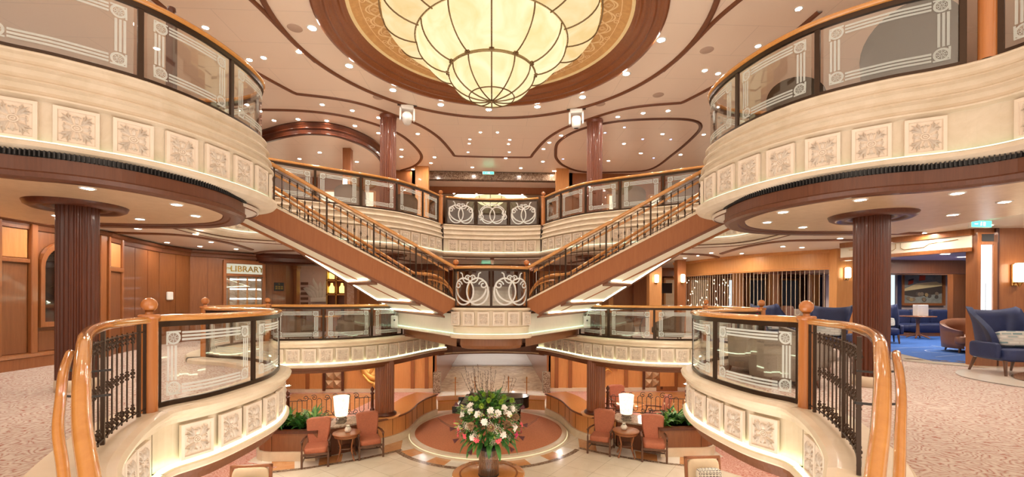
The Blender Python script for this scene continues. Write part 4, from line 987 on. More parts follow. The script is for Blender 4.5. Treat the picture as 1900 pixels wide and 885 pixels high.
# ---------------------------------------------------------------- armchairs (face -y)
def cushion(m, x0, x1, y0, y1, z0, z1, M=None, p=.03, n=6):
    # rounded pad: superellipsoid-like box
    vs = []; fs = []; cx, cy, cz = (x0+x1)/2, (y0+y1)/2, (z0+z1)/2; a, b, c = (x1-x0)/2, (y1-y0)/2, (z1-z0)/2
    U, V = 28, 12; e = .28
    sg = lambda v, q: (abs(v)**q)*(1 if v >= 0 else -1)
    for j in range(V+1):
        ph = -pi/2+pi*j/V
        for i in range(U):
            th = 2*pi*i/U; vs.append((cx+a*sg(cos(ph), e)*sg(cos(th), e), cy+b*sg(cos(ph), e)*sg(sin(th), e), cz+c*sg(sin(ph), e*1.4)))
    for j in range(V):
        for i in range(U): fs.append((j*U+i, j*U+(i+1) % U, (j+1)*U+(i+1) % U, (j+1)*U+i))
    if M is not None: vs = [M @ Vector(v) for v in vs]
    m.add(vs, fs, True); return m
def T(x=0, y=0, z=0, rx=0, ry=0, rz=0): return Matrix.Translation((x, y, z)) @ Matrix.Rotation(rz, 4, 'Z') @ Matrix.Rotation(ry, 4, 'Y') @ Matrix.Rotation(rx, 4, 'X')
walnut = wood('walnut_legs', (.085, .032, .014), (.13, .05, .022), .35, .3)
def rust_armchair(label, x, y, rz, fab=M_leather, frame=walnut, group=None):
    r = thing('armchair', label, 'armchair', (x, y, 0), rz, group)
    part('seat', cushion(MB(), -.31, .31, -.36, .34, .36, .55), fab, r)
    m = MB()
    # back with serpentine top
    pts = [(-.26, .50), (.26, .50), (.31, .80), (.335, 1.16)] + [(.335*(1-2*t), 1.16+.055*(1-abs(1-2*t)**4)-.018*(1+cos(2*pi*t))*0) for t in [i/14 for i in range(1, 14)]] + [(-.335, 1.16), (-.31, .80)]
    Mb = T(0, .30, 0, rx=-.0) @ Matrix.Shear('XY', 4, (0, 0)) if False else T(0, .27, 0)
    f = [Mb @ Vector((px, (pz-.5)*.20-.045, pz)) for px, pz in pts]; b = [Mb @ Vector((px, (pz-.5)*.20+.05, pz)) for px, pz in pts]
    fi = [Mb @ Vector((px*.90, (pz-.5)*.20-.085, .5+(pz-.5)*.94+.02)) for px, pz in pts]; bi = [Mb @ Vector((px*.90, (pz-.5)*.20+.08, .5+(pz-.5)*.94+.02)) for px, pz in pts]
    n = len(pts); m.add(fi+f+b+bi, [(k*n+i, k*n+(i+1) % n, k*n+n+(i+1) % n, k*n+n+i) for k in range(3) for i in range(n)], True)
    tr = tessellate_polygon([[Vector((p[0], p[1], 0)) for p in pts]]); m.add(fi, tr, True); m.add(bi, tr, True)
    part('backrest', m, fab, r)
    for s in (-1, 1):
        part('leg', MB().box(s*.34-.028, s*.34+.028, -.40, -.35, 0, .40, None, .006), frame, r)
        m = MB().tube([(s*.30, .46, 0), (s*.31, .40, .2), (s*.31, .36, .42), (s*.30, .38, .6)], .028, 6); part('leg', m, frame, r)
        m = MB().tube([(s*.34, -.375, .38), (s*.345, -.36, .52), (s*.35, -.30, .66), (s*.35, -.28, .70)], .026, 6)
        m.box(s*.35-.032, s*.35+.032, -.36, .02, .70, .745, None, .012).tube([(s*.35, .0, .72), (s*.34, .2, .70), (s*.31, .34, .70)], .026, 6)
        part('arm', m, frame, r)
        part('side_stretcher', MB().box(s*.33-.012, s*.33+.012, -.37, .42, .15, .19), frame, r)
    part('front_rail', MB().box(-.31, .31, -.37, -.34, .33, .40, None, .005), frame, r)
    part('cross_stretcher', MB().box(-.33, .33, .0, .025, .15, .19), frame, r)
    return r
rust_armchair('rust armchair outermost on the left, beside the left foliage planter', -4.98, 12.78, radians(14))
rust_armchair('rust armchair to the right of the left side table, nearer the stage', -3.68, 13.42, radians(25))
rust_armchair('rust armchair to the left of the right side table, nearer the stage', 3.44, 13.50, radians(-27))
rust_armchair('rust armchair outermost on the right, beside the right foliage planter', 4.84, 12.85, radians(-16))
# chairs and table behind the right console
rust_armchair('rust armchair behind the right scroll railing seen side-on near the column', 4.3, 16.35, radians(75), frame=W['trim'])
rust_armchair('rust armchair behind the right lamp with its back against the carpet', 5.15, 17.4, radians(5), frame=W['trim'])
rust_armchair('rust armchair behind the right planter turned away to the left', 6.1, 15.9, radians(-100), frame=W['trim'])
def pedestal_table(name, label, x, y, R, h, mat):
    r = thing(name, label, 'table', (x, y, 0))
    part('tabletop', MB().lathe([(R*.94, h-.045), (R, h-.03), (R, h-.008), (R*.985, h), (.02, h)], 0, 0, 40), mat, r)
    part('pedestal', MB().lathe([(.06, .1), (.08, .14), (.05, .25), (.045, .5), (.07, h-.1), (.13, h-.05)], 0, 0, 16), mat, r)
    for k in range(4):
        a = k*pi/2+.6; part('foot', MB().tube([(.04*cos(a), .04*sin(a), .14), (.2*cos(a), .2*sin(a), .08), (.32*cos(a), .32*sin(a), .02)], .024, 6), mat, r)
    return r
pedestal_table('round_table', 'round honey wood table among the rust chairs behind the right lamp', 5.25, 16.45, .55, .78, W['stage_wood'])
# side tables
def side_table(label, x, y, rz):
    r = thing('side_table', label, 'side table', (x, y, 0), rz)
    w2 = W['cherry']; 
    part('tabletop', MB().lathe([(.36, .735), (.39, .745), (.40, .76), (.39, .78), (.38, .785), (.02, .785)], 0, 0, 40), w2, r)
    part('apron', MB().lathe([(.33, .66), (.345, .665), (.345, .735), (.33, .735)], 0, 0, 32, caps=False), w2, r)
    part('shelf', MB().lathe([(.01, .33), (.225, .33), (.235, .34), (.235, .355), (.225, .365), (.01, .365)], 0, 0, 32), walnut, r)
    for k in range(4):
        a = pi/4+k*pi/2
        P = crom([(.30, .72), (.265, .58), (.22, .42), (.225, .30), (.27, .14), (.34, .0)], .05)
        part('leg', MB().tube([(q*cos(a), q*sin(a), z) for q, z in P], .024, 6), w2, r)
    return r
side_table('oval cherry side table with lower shelf between the two left armchairs', -4.25, 13.10, .2)
side_table('oval cherry side table with lower shelf between the two right armchairs', 4.08, 13.08, -.2)
def ornament(label, x, y):
    r = thing('flower_pot', label, 'ornament', (x, y, .785))
    part('pot', MB().lathe([(.05, 0), (.085, .02), (.10, .07), (.085, .12), (.055, .14), (.06, .155), (.045, .15)], 0, 0, 20), plain('speckled_white_ceramic', (.78, .72, .62), .3, var=.2, scale=20), r)
    m = MB()
    for k in range(7): leafblade(m, (0, 0, .13), k*.9, .10, .02, 1.1, .8, 4)
    part('blossom', m, plain('ivory_petals', (.9, .85, .75), .6), r)
ornament('small white pot with ivory blossom on the left side table', -4.22, 13.12)
ornament('small white pot with ivory blossom on the right side table', 4.03, 13.12)
# cream armchairs cut by the bottom edge
def cream_chair(label, x, y, rz):
    r = thing('show_wood_armchair', label, 'armchair', (x, y, 0), rz)
    fr = W['cherry']
    M = T(0, .3, .45, rx=-.12)
    m = MB()
    for a in ((-.41, -.35, 0, .82), (.35, .41, 0, .82)): m.box(a[0], a[1], -.03, .03, a[2], a[3], M, .008)
    m.box(-.41, .41, -.03, .03, .76, .82, M, .008).box(-.41, .41, -.03, .03, .0, .07, M, .008)
    part('back_frame', m, fr, r)
    part('backrest', cushion(MB(), -.36, .36, -.07, .05, .05, .77, M), plain('cream_upholstery', (.72, .58, .40), .8), r)
    part('seat', cushion(MB(), -.38, .38, -.42, .30, .38, .54), plain('cream_seat', (.72, .58, .40), .8), r)
    for s in (-1, 1):
        part('leg', MB().box(s*.38-.03, s*.38+.03, -.44, -.38, 0, .66, None, .006), fr, r)
        part('leg', MB().box(s*.38-.03, s*.38+.03, .30, .36, 0, .5, None, .006), fr, r)
        part('arm', MB().box(s*.38-.035, s*.38+.035, -.46, .34, .64, .69, None, .015), fr, r)
    o = single('patterned_cushion', cushion(MB(), -.27, .27, -.09, .07, -.22, .24), ogee_cloth('ogee_weave_%d' % int(abs(x)*10), (.85, .80, .70), (.03, .03, .05)), label.split(' armchair')[0].replace('wood framed', 'black and') + ' ogee patterned cushion on it', 'cushion')
    o['label'] = 'black and cream ogee patterned cushion on the chair at the bottom %s' % ('left' if x < 0 else 'right')
    o.matrix_world = Matrix.Translation((x, y, 0)) @ Matrix.Rotation(rz, 4, 'Z') @ T(.02, .14, .84, rx=-.12)
cream_chair('wood framed cream armchair cut by the bottom edge at left, on the carpet side', -4.92, 8.95, radians(6))
cream_chair('wood framed cream armchair cut by the bottom edge at right, below the planter', 4.72, 9.15, radians(2))
# ---------------------------------------------------------------- grand piano
r = thing('grand_piano', 'black grand piano on the round stage behind the flowers', 'piano', (0.05, 15.9, .128), radians(-4))
# plan outline: keyboard at -x, tail to +x, bass side (straight) at the back
OUT = [(-1.05, -.74), (-1.05, .74), (.9, .74)] + [(.9+.42*sin(a), .34+.40*cos(a)) for a in [radians(k) for k in range(15, 166, 15)]] + [(.75, -.14), (.45, -.30), (.1, -.55), (-.25, -.70), (-.6, -.74)]
gl = plain('piano_lacquer', (.006, .005, .005), .14, 0, .15)
part('case', MB().poly(OUT, .62, .98), gl, r)
part('lid', MB().poly([(x*1.012 if x > -.8 else -.86, y*1.02) for x, y in OUT], 1.0, 1.03), gl, r, 'closed glossy lid')
part('key_bed', MB().box(-1.36, -1.05, -.74, .74, .62, .70, None, .01).box(-1.36, -1.05, -.76, -.70, .70, .86, None, .01).box(-1.36, -1.05, .70, .76, .70, .86, None, .01), gl, r)
for i in range(52):
    part('white_key', MB().box(-1.34, -1.14, -.695+i*.0268, -.695+i*.0268+.0255, .70, .725), plain('ivory_key', (.9, .88, .82), .3) if i == 0 else bpy.data.materials['ivory_key'], r)
m = MB()
for i in range(51):
    if i % 7 not in (1, 4): m.box(-1.25, -1.14, -.695+(i+1)*.0268-.007, -.695+(i+1)*.0268+.007, .72, .74)
part('black_keys', m, gl, r)
part('music_desk', MB().box(-.80, -.76, -.5, .5, 1.03, 1.25, None, .01), gl, r)
for lx, ly in ((-.95, -.6), (-.95, .6), (.95, .3)):
    part('leg', MB().lathe([(.045, .06), (.06, .1), (.05, .3), (.07, .5), (.09, .56), (.09, .62)], lx, ly, 12), gl, r)
    part('caster', MB().lathe([(.0, 0), (.03, .0), (.04, .03), (.03, .06), (0, .06)], lx, ly, 10), M_brass, r)
m = MB().box(-.08, .08, -.02, .02, .08, .62).box(-.14, .14, -.10, .02, .08, .12); m.xf(T(-.55, 0, 0)); part('pedal_lyre', m, gl, r)
# ---------------------------------------------------------------- round table, vase, flowers
r = thing('centre_table', 'large round inlaid wood table carrying the flower vase', 'table', (-.03, 9.55, 0))
part('tabletop', MB().lathe([(.72, .89), (.77, .90), (.79, .92), (.79, .94), (.775, .95), (.02, .95)], 0, 0, 64), W['stage_wood'], r)
part('inlay_band', MB().lathe([(.60, .951), (.62, .952), (.64, .951)], 0, 0, 64, caps=False), W['cherry'], r)
part('pedestal', MB().lathe([(.35, 0), (.36, .05), (.30, .08), (.14, .14), (.11, .4), (.16, .7), (.3, .86), (.4, .89)], 0, 0, 32), W['cherry'], r)
r = thing('ribbed_vase', 'dark ribbed glass vase in the middle of the round table', 'vase', (-.03, 9.45, .95))
part('glass_body', MB().lathe([(.21, .0), (.215, .02), (.215, .10), (.205, .30), (.20, .55)], 0, 0, 48, caps=False), glassy('smoked_glass', (.72, .58, .50)), r)
part('base_disc', MB().lathe([(.01, .0), (.22, .0), (.225, .015), (.22, .04), (.19, .05), (.01, .05)], 0, 0, 40), M_bronze, r)
part('inner_liner', MB().lathe([(.15, .42), (.17, .5), (.19, .62), (.15, .62)], 0, 0, 24), M_black, r)
for k in range(48):
    a = 2*pi*k/48; part('rib', MB().tube([(.212*cos(a), .212*sin(a), .02), (.215*cos(a), .215*sin(a), .1), (.206*cos(a), .206*sin(a), .3), (.20*cos(a), .20*sin(a), .56)], .0045, 4), bpy.data.materials.get('vase_rib') or plain('vase_rib', (.34, .20, .11), .3, .5), r)
fl = thing('flower_arrangement', 'huge bouquet of white, pink and lime flowers with willow twigs', 'flower arrangement', (-.03, 9.45, 1.5))
random.seed(11)
def dome(th, el, k=1.0):     # point on the bouquet surface
    R = .65*k; return (R*cos(el)*cos(th), R*.8*cos(el)*sin(th), .60+.58*k*sin(el))
m = MB(); m2 = MB()
for i in range(860):
    th = random.uniform(0, 2*pi); el = random.uniform(-.75, 1.4); k = random.uniform(.55, .98); p = dome(th, el, k)
    leafblade(m if i % 3 else m2, p, th+random.uniform(-.8, .8), random.uniform(.11, .25), random.uniform(.014, .04), el*.6+random.uniform(-.5, .7), random.uniform(.2, 1.6), 4, random.uniform(-.6, .6))
part('foliage', m, M_leaf, fl); part('pale_foliage', m2, M_leaf2, fl)
m = MB()
for i in range(14):
    a = random.uniform(0, 2*pi); m.tube([(0, 0, -.2), (.1*cos(a), .1*sin(a), .1), (.3*cos(a), .3*sin(a), .6)], .012, 4)
part('stems', m, M_leaf, fl)
for i, a in enumerate([-2.85, -2.35, -1.95, -1.55, -1.2, -.75, -.3, .4, 1.6, 2.6]):
    m = MB(); leafblade(m, (.34*cos(a), .26*sin(a), .22), a, random.uniform(.36, .48), .055, -.15, 1.35, 9); part('broad_leaf', m, M_leaf, fl, 'long glossy drooping green leaf')
tw = plain('twig_bark', (.10, .06, .04), .8)
for i in range(22):
    a = random.uniform(0, 2*pi); s = random.uniform(.28, .62); top = random.uniform(1.35, 1.8)
    P = crom([(0, 0, .4), (s*.35*cos(a), s*.3*sin(a), .9), (s*.8*cos(a), s*.6*sin(a), top*.8), (s*1.0*cos(a)+random.uniform(-.05, .05), s*.8*sin(a), top)], .08); m = MB().tube(P, [.006-.004*k/len(P) for k in range(len(P))], 4)
    for k in range(3, len(P)):
        for q in (0, 1): 
            x, y, z = P[k]; m.lathe([(0, -.011), (.0055, -.004), (.0055, .004), (0, .011)], x+random.uniform(-.012, .012), y, 4, M=Matrix.Translation((0, 0, z+q*.02)))
    part('willow_twig', m, tw, fl)
def pom(R, n, seed, spike=.25):
    random.seed(seed); m = MB(); g = pi*(3-sqrt(5))
    for i in range(n):
        z = 1-2*(i+.5)/n; rr = sqrt(1-z*z); th = g*i; d = Vector((rr*cos(th), rr*sin(th), z)); t = d.orthogonal().normalized(); b = d.cross(t); w = R*.34
        m.add([d*R*.5+t*w*.5, d*R*.8+b*w*.5, d*R*(1+random.uniform(-spike, spike)*.5), d*R*.8-b*w*.5, d*R*.5-t*w*.5], [(0, 1, 2, 3), (0, 3, 4), (0, 1, 4)])
    return m
def petalflower(R, npet, seed):
    random.seed(seed); m = MB()
    for k in range(npet): leafblade(m, (0, 0, 0), 2*pi*k/npet+random.uniform(-.2, .2), R, R*.32, random.uniform(.2, .9), .9, 4)
    return m
def seat_flower(nm, m, mat, th, el, k, label=None, sc_=1):
    p = dome(th, el, k); o = part(nm, m, mat, fl, label); o.location = p
    d = Vector((p[0], p[1]*1.2, p[2]-.55)).normalized(); o.rotation_euler = d.to_track_quat('Z', 'Y').to_euler(); o.scale = (sc_,)*3
mlime = plain('lime_mum', (.30, .46, .04), .7, var=.2); mwht = plain('white_petal', (.88, .85, .78), .6); mgyp = plain('cream_sprays', (.78, .70, .58), .8)
mpink = plain('coral_petal', (.86, .12, .16), .6); mmag = plain('magenta_petal', (.62, .04, .16), .6); mprot = plain('protea_brown', (.13, .04, .045), .7); mhyd = plain('hydrangea_brown', (.42, .26, .14), .8, var=.3, scale=30)
for i, (th, el) in enumerate([(-1.57, .95), (-2.3, 1.0), (-1.0, .85), (-1.85, .72), (-.6, 1.0), (-1.3, 1.15), (-2.0, 1.25), (-1.45, 1.3), (-.2, .8), (-2.7, .95)]):
    seat_flower('green_pompom', pom(.062, 60, i), mlime, th, el, 1.12)
for i, (th, el) in enumerate([(-2.25, .52), (-1.95, .45), (-1.25, .5), (-.85, .42), (-2.6, .35), (-.55, .55), (-1.7, .22), (-1.1, -.25), (-2.1, -.35), (-.65, -.1), (-2.65, -.12), (-.95, .65), (-2.4, .72), (-1.5, .6)]):
    seat_flower('white_bloom', petalflower(.085, 9, i), mwht, th, el, 1.05)
for i in range(34):
    th = random.uniform(-3.05, -.1); el = random.uniform(-.75, .75); random.seed(100+i); m = MB()
    for k in range(46):
        d = Vector((random.gauss(0, 1), random.gauss(0, 1), random.gauss(0, .8))).normalized()*random.uniform(.03, .085)
        m.add([d+Vector((.008, 0, 0)), d+Vector((0, .008, .004)), d+Vector((-.008, 0, 0)), d+Vector((0, -.008, -.004))], [(0, 1, 2, 3)]); m.add([d, d*.2, d*.2+Vector((.001, 0, 0))], [(0, 1, 2)])
    seat_flower('tiny_flower_spray', m, mgyp, th, el, 1.06); random.seed(i*7+3)
for i, (th, el, mm) in enumerate([(-2.6, -.15, mpink), (-1.95, -.38, mpink), (-1.25, -.42, mpink), (-2.35, -.3, mpink), (-.55, -.35, mmag), (-.3, -.05, mpink), (-2.95, .0, mpink), (-2.8, -.35, mpink), (-.15, -.3, mmag)]):
    seat_flower('pink_bloom', petalflower(.08, 7, i+40), mm, th, el, 1.1)
for i, (th, el, k) in enumerate([(-3.05, -.2, 1.18), (-2.85, -.5, 1.22), (-.1, -.5, 1.2), (-.25, .45, 1.2), (-2.95, .55, 1.2), (-2.2, -.75, 1.25), (-.75, -.7, 1.25), (.05, -.15, 1.18)]):
    m = MB()
    for k2 in range(14): leafblade(m, (0, 0, -.05), k2*.45, .15, .014, 1.25, .2, 3)
    seat_flower('dark_protea', m, mprot, th, el, k, 'dark burgundy protea')
for i, (th, el) in enumerate([(-2.15, .05), (-1.5, .02), (-.95, .1), (-.5, .25)]): seat_flower('brown_hydrangea', pom(.085, 90, 60+i, .1), mhyd, th, el, 1.03)
for i in range(16):
    m = MB().lathe([(0, 0), (.014, .01), (.018, .04), (.012, .08), (0, .10)], 0, 0, 8); random.seed(200+i)
    seat_flower('lily_bud', m, plain('lime_bud', (.50, .52, .15), .5) if i == 0 else bpy.data.materials['lime_bud'], random.uniform(-2.9, -.2), random.uniform(-.3, .7), 1.05)
for i, (th, L) in enumerate([(-3.05, .45), (-2.75, .35), (-.05, .5), (-.35, .4)]):
    p = dome(th, -.15, 1.0); m = MB().tube(crom([p, (p[0]*1.3, p[1]*1.2, p[2]+.02), (p[0]*1.7, p[1]*1.4, p[2]+.18)], .05), .004, 4); part('curling_tendril', m, tw, fl)
# ---------------------------------------------------------------- behind the stage
r = thing('stage_back_bench', 'low honey wood bench closing the stage behind the piano', 'bench', (0, 18.2, 0))
SBp = crom([(-2.2, 18.05), (-1.2, 18.28), (0, 18.34), (1.2, 18.28), (2.2, 18.05)], .15)
part('front', MB().sweep(SBp, [(0, .12), (0, .50)]), W['cherry_l'], r, absolute=True)
part('top', MB().sweep(SBp, [(.03, .50), (.03, .55), (-.75, .55), (-.75, .50)], close=True), W['stage_wood'], r, absolute=True)
for k in range(2):
    struct('floor', MB().box(-2.4, 2.4, 20.6+.5*k, 21.1+.5*k, 0, .06+.06*k), M_whitem if k % 2 else plain('pale_blue_marble', (.70, .73, .78), .25))
for i, (x, y) in enumerate([(-1.55, 18.75), (-.72, 18.85), (.72, 18.85), (1.5, 18.75)]):
    r = thing('brass_post', 'slim brass post behind the piano, %s of the four' % ['leftmost', 'second from left', 'second from right', 'rightmost'][i], 'post', (x, y, .55))
    part('shaft', MB().lathe([(.06, 0), (.03, .02), (.022, .05), (.022, .75), (.035, .78), (.03, .82), (.0, .85)], 0, 0, 12), M_brass, r)
    part('cross_arm', MB().tube([(-.12, 0, .6), (.12, 0, .6)], .012, 6), M_brass, r)
# back wall of the lower deck
m = MB().box(-14, -2.9, 22.3, 22.5, 0, CL+.9).box(2.9, 14, 22.3, 22.5, 0, CL+.9)
struct('wall_back', m, W['cherry_l'])
m = MB()
for x in (-9.2, -8.0, -5.6, -4.0, -3.3, 3.3, 4.0, 5.5, 6.9, 8.0, 9.4): m.box(x-.09, x+.09, 22.22, 22.3, 0, CL)
struct('trim_11', m, W['cherry'])
m = MB().box(-14, -2.9, 22.2, 22.3, 0, .18).box(2.9, 14, 22.2, 22.3, 0, .18); struct('baseboard_back', m, M_stone)
for s in (-1, 1):
    struct('wall_%s' % side[-s], MB().box(s*2.9-.1, s*2.9+.1, 22.3, 42, 0, CL+.9), W['cherry'])
    single('marble_pilaster', MB().box(s*2.75-.18, s*2.75+.18, 21.9, 22.25, 0, 1.05, None, .02), M_brownm, 'short brown marble pilaster at the %s end of the back wall' % side[-s], 'pilaster')
    r = thing('pyramid_panel', 'wall panel of faceted bronze pyramids in a wood frame, lower %s' % side[-s], 'wall panel', (s*7.9+(.35 if s > 0 else .0), 22.2, 0))
    m = MB(); 
    for i in range(2):
        for j in range(6):
            x0, z0 = -.40+.40*i, .22+.40*j; m.add([(x0, 0, z0), (x0+.4, 0, z0), (x0+.4, 0, z0+.4), (x0, 0, z0+.4), (x0+.2, -.16, z0+.2)], [(0, 1, 4), (1, 2, 4), (2, 3, 4), (3, 0, 4)])
    part('pyramids', m, plain('bronze_leaf_%d' % s, (.50, .32, .18), .4, .4), r)
    part('frame', MB().box(-.52, -.40, -.06, .0, .1, 2.5).box(.40, .52, -.06, 0, .1, 2.5), W['dark'], r)
r = thing('gold_crest', 'round gold crest with a rampant beast and belt border on the lower left back wall', 'crest', (-5.82, 22.2, 1.35))
m = MB().lathe([(.02, .0), (.50, .0), (.50, .05), (.55, .09), (.72, .09), (.78, .04), (.78, 0)], 0, 0, 40, M=T(rx=pi/2)); part('belt_ring', m, M_gold, r)
m = MB()
random.seed(5)
P = crom([(-.25, -.30), (-.12, -.10), (-.20, .12), (-.05, .28), (.10, .38), (.22, .30), (.12, .18), (.20, .0), (.30, -.2), (.16, -.32)], .08)
m.tube([(x, -.06, z) for x, z in P], .07, 8, up=(0, 1, 0))
for a, b in (((-.05, .15), (-.32, .25)), ((.0, .05), (-.30, .02)), ((.15, -.1), (.38, .05)), ((.1, .36), (.22, .5))): m.tube([(a[0], -.07, a[1]), ((a[0]+b[0])/2, -.10, (a[1]+b[1])/2+.05), (b[0], -.07, b[1])], .04, 6, up=(0, 1, 0))
part('beast', m, M_gold, r)
m = MB().tube([(-.62, -.05, -.45), (-.3, -.1, -.78), (0, -.1, -.9), (.3, -.1, -.78), (.62, -.05, -.45)], .07, 8, up=(0, 1, 0)).lathe([(.0, -.25), (.12, -.1), (.16, .0), (.1, .14), (0, .2)], 0, 0, 10, M=T(0, -.08, -.95)); part('buckle_pendant', m, M_gold, r)
r = thing('gold_relief', 'gold winged relief on the lower right back wall beside the column', 'relief', (5.9, 22.2, 1.42))
m = MB()
for s in (-1, 1):
    for k in range(6): m.tube([(s*.1, -.05, .05-.04*k), (s*(.4+.03*k), -.09, .18-.07*k), (s*(.78-.05*k), -.05, .12-.10*k)], [.05, .05, .015], 6, up=(0, 1, 0))
m.lathe([(0, -.3), (.1, -.2), (.14, 0), (.08, .16), (0, .22)], 0, 0, 12, M=T(0, -.06, 0)); m.tube([(-.2, -.06, -.42), (0, -.08, -.25), (.2, -.06, -.42)], .04, 6, up=(0, 1, 0))
part('wings', m, M_gold, r)
r = thing('panelled_door', 'honey wood door with raised panels at the right end of the lower back wall', 'door', (9.0, 22.2, 0))
part('leaf', MB().box(-.55, .55, -.05, 0, 0, 2.4, None, .01), W['cherry'], r)
for a, b in ((.25, 1.1), (1.25, 2.2)): part('raised_panel', MB().box(-.38, .38, -.08, -.05, a, b, None, .02), W['cherry_l'], r)
# ================================================================ middle deck walls, left
WL = [(-8.85, -.6), (-8.8, 8.2), (-8.8, 10.4), (-9.05, 11.1), (-9.45, 12.9), (-9.35, 14.0), (-7.35, 15.95), (-7.35, 16.6)]
struct('wall_left', MB().sweep(WL, [(0, FM), (0, CM)]), W['panel'])
struct('baseboard_left', MB().sweep(WL[:3], [(.0, FM+.30), (.09, FM+.28), (.10, FM+.22), (.06, FM+.20), (.06, FM), (0, FM)]), W['cherry'])
struct('trim_12', MB().sweep(WL, [(.0, CM-.02), (.14, CM-.04), (.12, CM-.10), (.05, CM-.13), (.04, CM-.22), (0, CM-.24)]), W['trim'])
def seg(P0, P1): 
    d = Vector((P1[0]-P0[0], P1[1]-P0[1], 0)); return Matrix.Translation((*P0, 0)) @ Matrix.Rotation(atan2(d.y, d.x), 4, 'Z'), d.length
# local frame: x along the wall, -y into the room (room is on the right of travel)
Mw, _ = seg((-8.8, 8.2), (-8.8, 10.4))
m = MB()
for a, b in ((-1.6, -1.45), (-.12, .0), (.50, .62), (1.96, 2.12)): m.box(a, b, -.09, 0, FM+.28, CM-.12, Mw, .01)
for a, b in ((0, .5), (-1.45, -.12)): m.box(a, b, -.07, 0, 5.38, 5.46, Mw, .01).box(a, b, -.05, 0, 6.02, 6.08, Mw)
struct('trim_13', m, W['cherry'])
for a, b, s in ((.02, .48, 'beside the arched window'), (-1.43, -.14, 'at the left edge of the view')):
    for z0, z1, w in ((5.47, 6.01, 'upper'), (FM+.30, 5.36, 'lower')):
        tag(link_mesh('wall_panel', MB().box(a, b, -.03, 0, z0, z1, Mw, .008), W['cherry_l'] if w == 'upper' else W['panel']), '%s wood wall panel %s, middle deck left' % (w, s), 'wall panel')  # upper panels in paler wood: spotlight wash is put into the colour
r = thing('arched_window', 'arched wood framed window onto a dim red lounge behind the left column', 'window', (-8.78, 9.3, 3.9))
f = [(.66, 4.15), (1.92, 4.15), (1.92, 5.35)] + [(1.29+.63*cos(a), 5.35+.55*sin(a)) for a in [pi*k/14 for k in range(1, 14)]] + [(.66, 5.35)]
g = [(.74, 4.25), (1.84, 4.25), (1.84, 5.33)] + [(1.29+.55*cos(a), 5.33+.47*sin(a)) for a in [pi*k/14 for k in range(1, 14)]] + [(.74, 5.33)]
m = MB(); n = len(f); A = [Mw @ Vector((x, -.02, z)) for x, z in f]; A2 = [Mw @ Vector((x, -.10, z)) for x, z in f]; B2 = [Mw @ Vector((x, -.10, z)) for x, z in g]; B = [Mw @ Vector((x, -.02, z)) for x, z in g]
m.add(A+A2+B2+B, [(k*n+i, k*n+(i+1) % n, k*n+n+(i+1) % n, k*n+n+i) for k in range(3) for i in range(n)]); m.box(1.02, 1.09, -.09, -.02, 4.25, 5.75, Mw); part('frame', m, W['cherry'], r, absolute=True)
part('glass_pane', MB().prism(g, .01, Mw @ Matrix.Translation((0, -.045, 0))), glassy('window_glass', (.8, .82, .85)), r, absolute=True)
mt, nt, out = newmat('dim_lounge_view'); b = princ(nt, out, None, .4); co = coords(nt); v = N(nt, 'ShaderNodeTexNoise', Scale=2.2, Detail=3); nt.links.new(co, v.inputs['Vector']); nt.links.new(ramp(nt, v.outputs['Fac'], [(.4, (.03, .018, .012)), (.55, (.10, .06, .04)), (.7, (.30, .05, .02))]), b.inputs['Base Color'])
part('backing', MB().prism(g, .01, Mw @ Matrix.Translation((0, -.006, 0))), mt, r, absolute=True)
m = MB()
for k in range(6): m.tube(crom([Mw @ Vector((1.38+.05*k, -.03, 5.75)), Mw @ Vector((1.34+.04*k, -.03, 5.2)), Mw @ Vector((1.16+.02*k, -.03, 4.8))], .1) if False else [Mw @ Vector((1.38+.05*k, -.03, 5.75)), Mw @ Vector((1.34+.04*k, -.03, 5.2)), Mw @ Vector((1.14+.02*k, -.03, 4.85))], .018, 5)
part('tied_curtain', m, plain('gold_curtain', (.30, .18, .08), .8), r, absolute=True)
tag(link_mesh('wall_panel', MB().box(.68, 1.90, -.03, 0, FM+.30, 4.08, Mw, .008), W['panel']), 'low wood wall panel below the arched window', 'wall panel')
M2, L2 = seg((-8.8, 10.4), (-9.05, 11.1))
for z0, z1, w, mm in ((5.45, 6.0, 'upper lit', W['cherry_l']), (FM+.3, 5.32, 'lower', W['panel'])):  # paler upper panel: light from the spot above is painted in
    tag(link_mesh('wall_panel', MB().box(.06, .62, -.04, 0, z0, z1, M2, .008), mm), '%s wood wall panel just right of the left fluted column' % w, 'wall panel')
struct('trim_14', MB().box(.0, .70, -.08, 0, 5.34, 5.44, M2, .01).box(.64, .74, -.07, 0, FM, CM-.1, M2, .01).box(-.02, .06, -.07, 0, FM, CM-.1, M2, .01), W['cherry'])
m = MB(); M3, L3 = seg((-9.05, 11.1), (-9.45, 12.9)); M4, L4 = seg((-9.45, 12.9), (-9.35, 14.0)); M5, L5 = seg((-9.35, 14.0), (-7.35, 15.95))
for MM, xs in ((M3, (.6, 1.2, 1.8)), (M4, (.55, 1.05)), (M5, (.45, 2.35))):
    for x in xs: m.box(x-.008, x+.008, -.006, 0, FM+.2, CM-.2, MM)
struct('trim_15', m, W['trim'])
r = thing('library_entrance', 'lit glass library entrance with gold sign above and bookshelves inside', 'shop front', (*(M5 @ Vector((1.48, 0, 0))).xy, FM))
m = MB()
for a, b, c, d in ((.86, .95, FM, 5.95), (2.02, 2.11, FM, 5.95), (.86, 2.11, 5.86, 5.97), (.95, 2.02, 5.44, 5.52)): m.box(a, b, -.10, .0, c, d, M5, .01)
part('frame', m, W['cherry'], r, absolute=True)
sb = part('sign_board', MB().box(.96, 2.01, -.05, -.02, 5.53, 5.85, M5), emit('sign_cream_glow', (.92, .84, .62), .30), r, absolute=True)
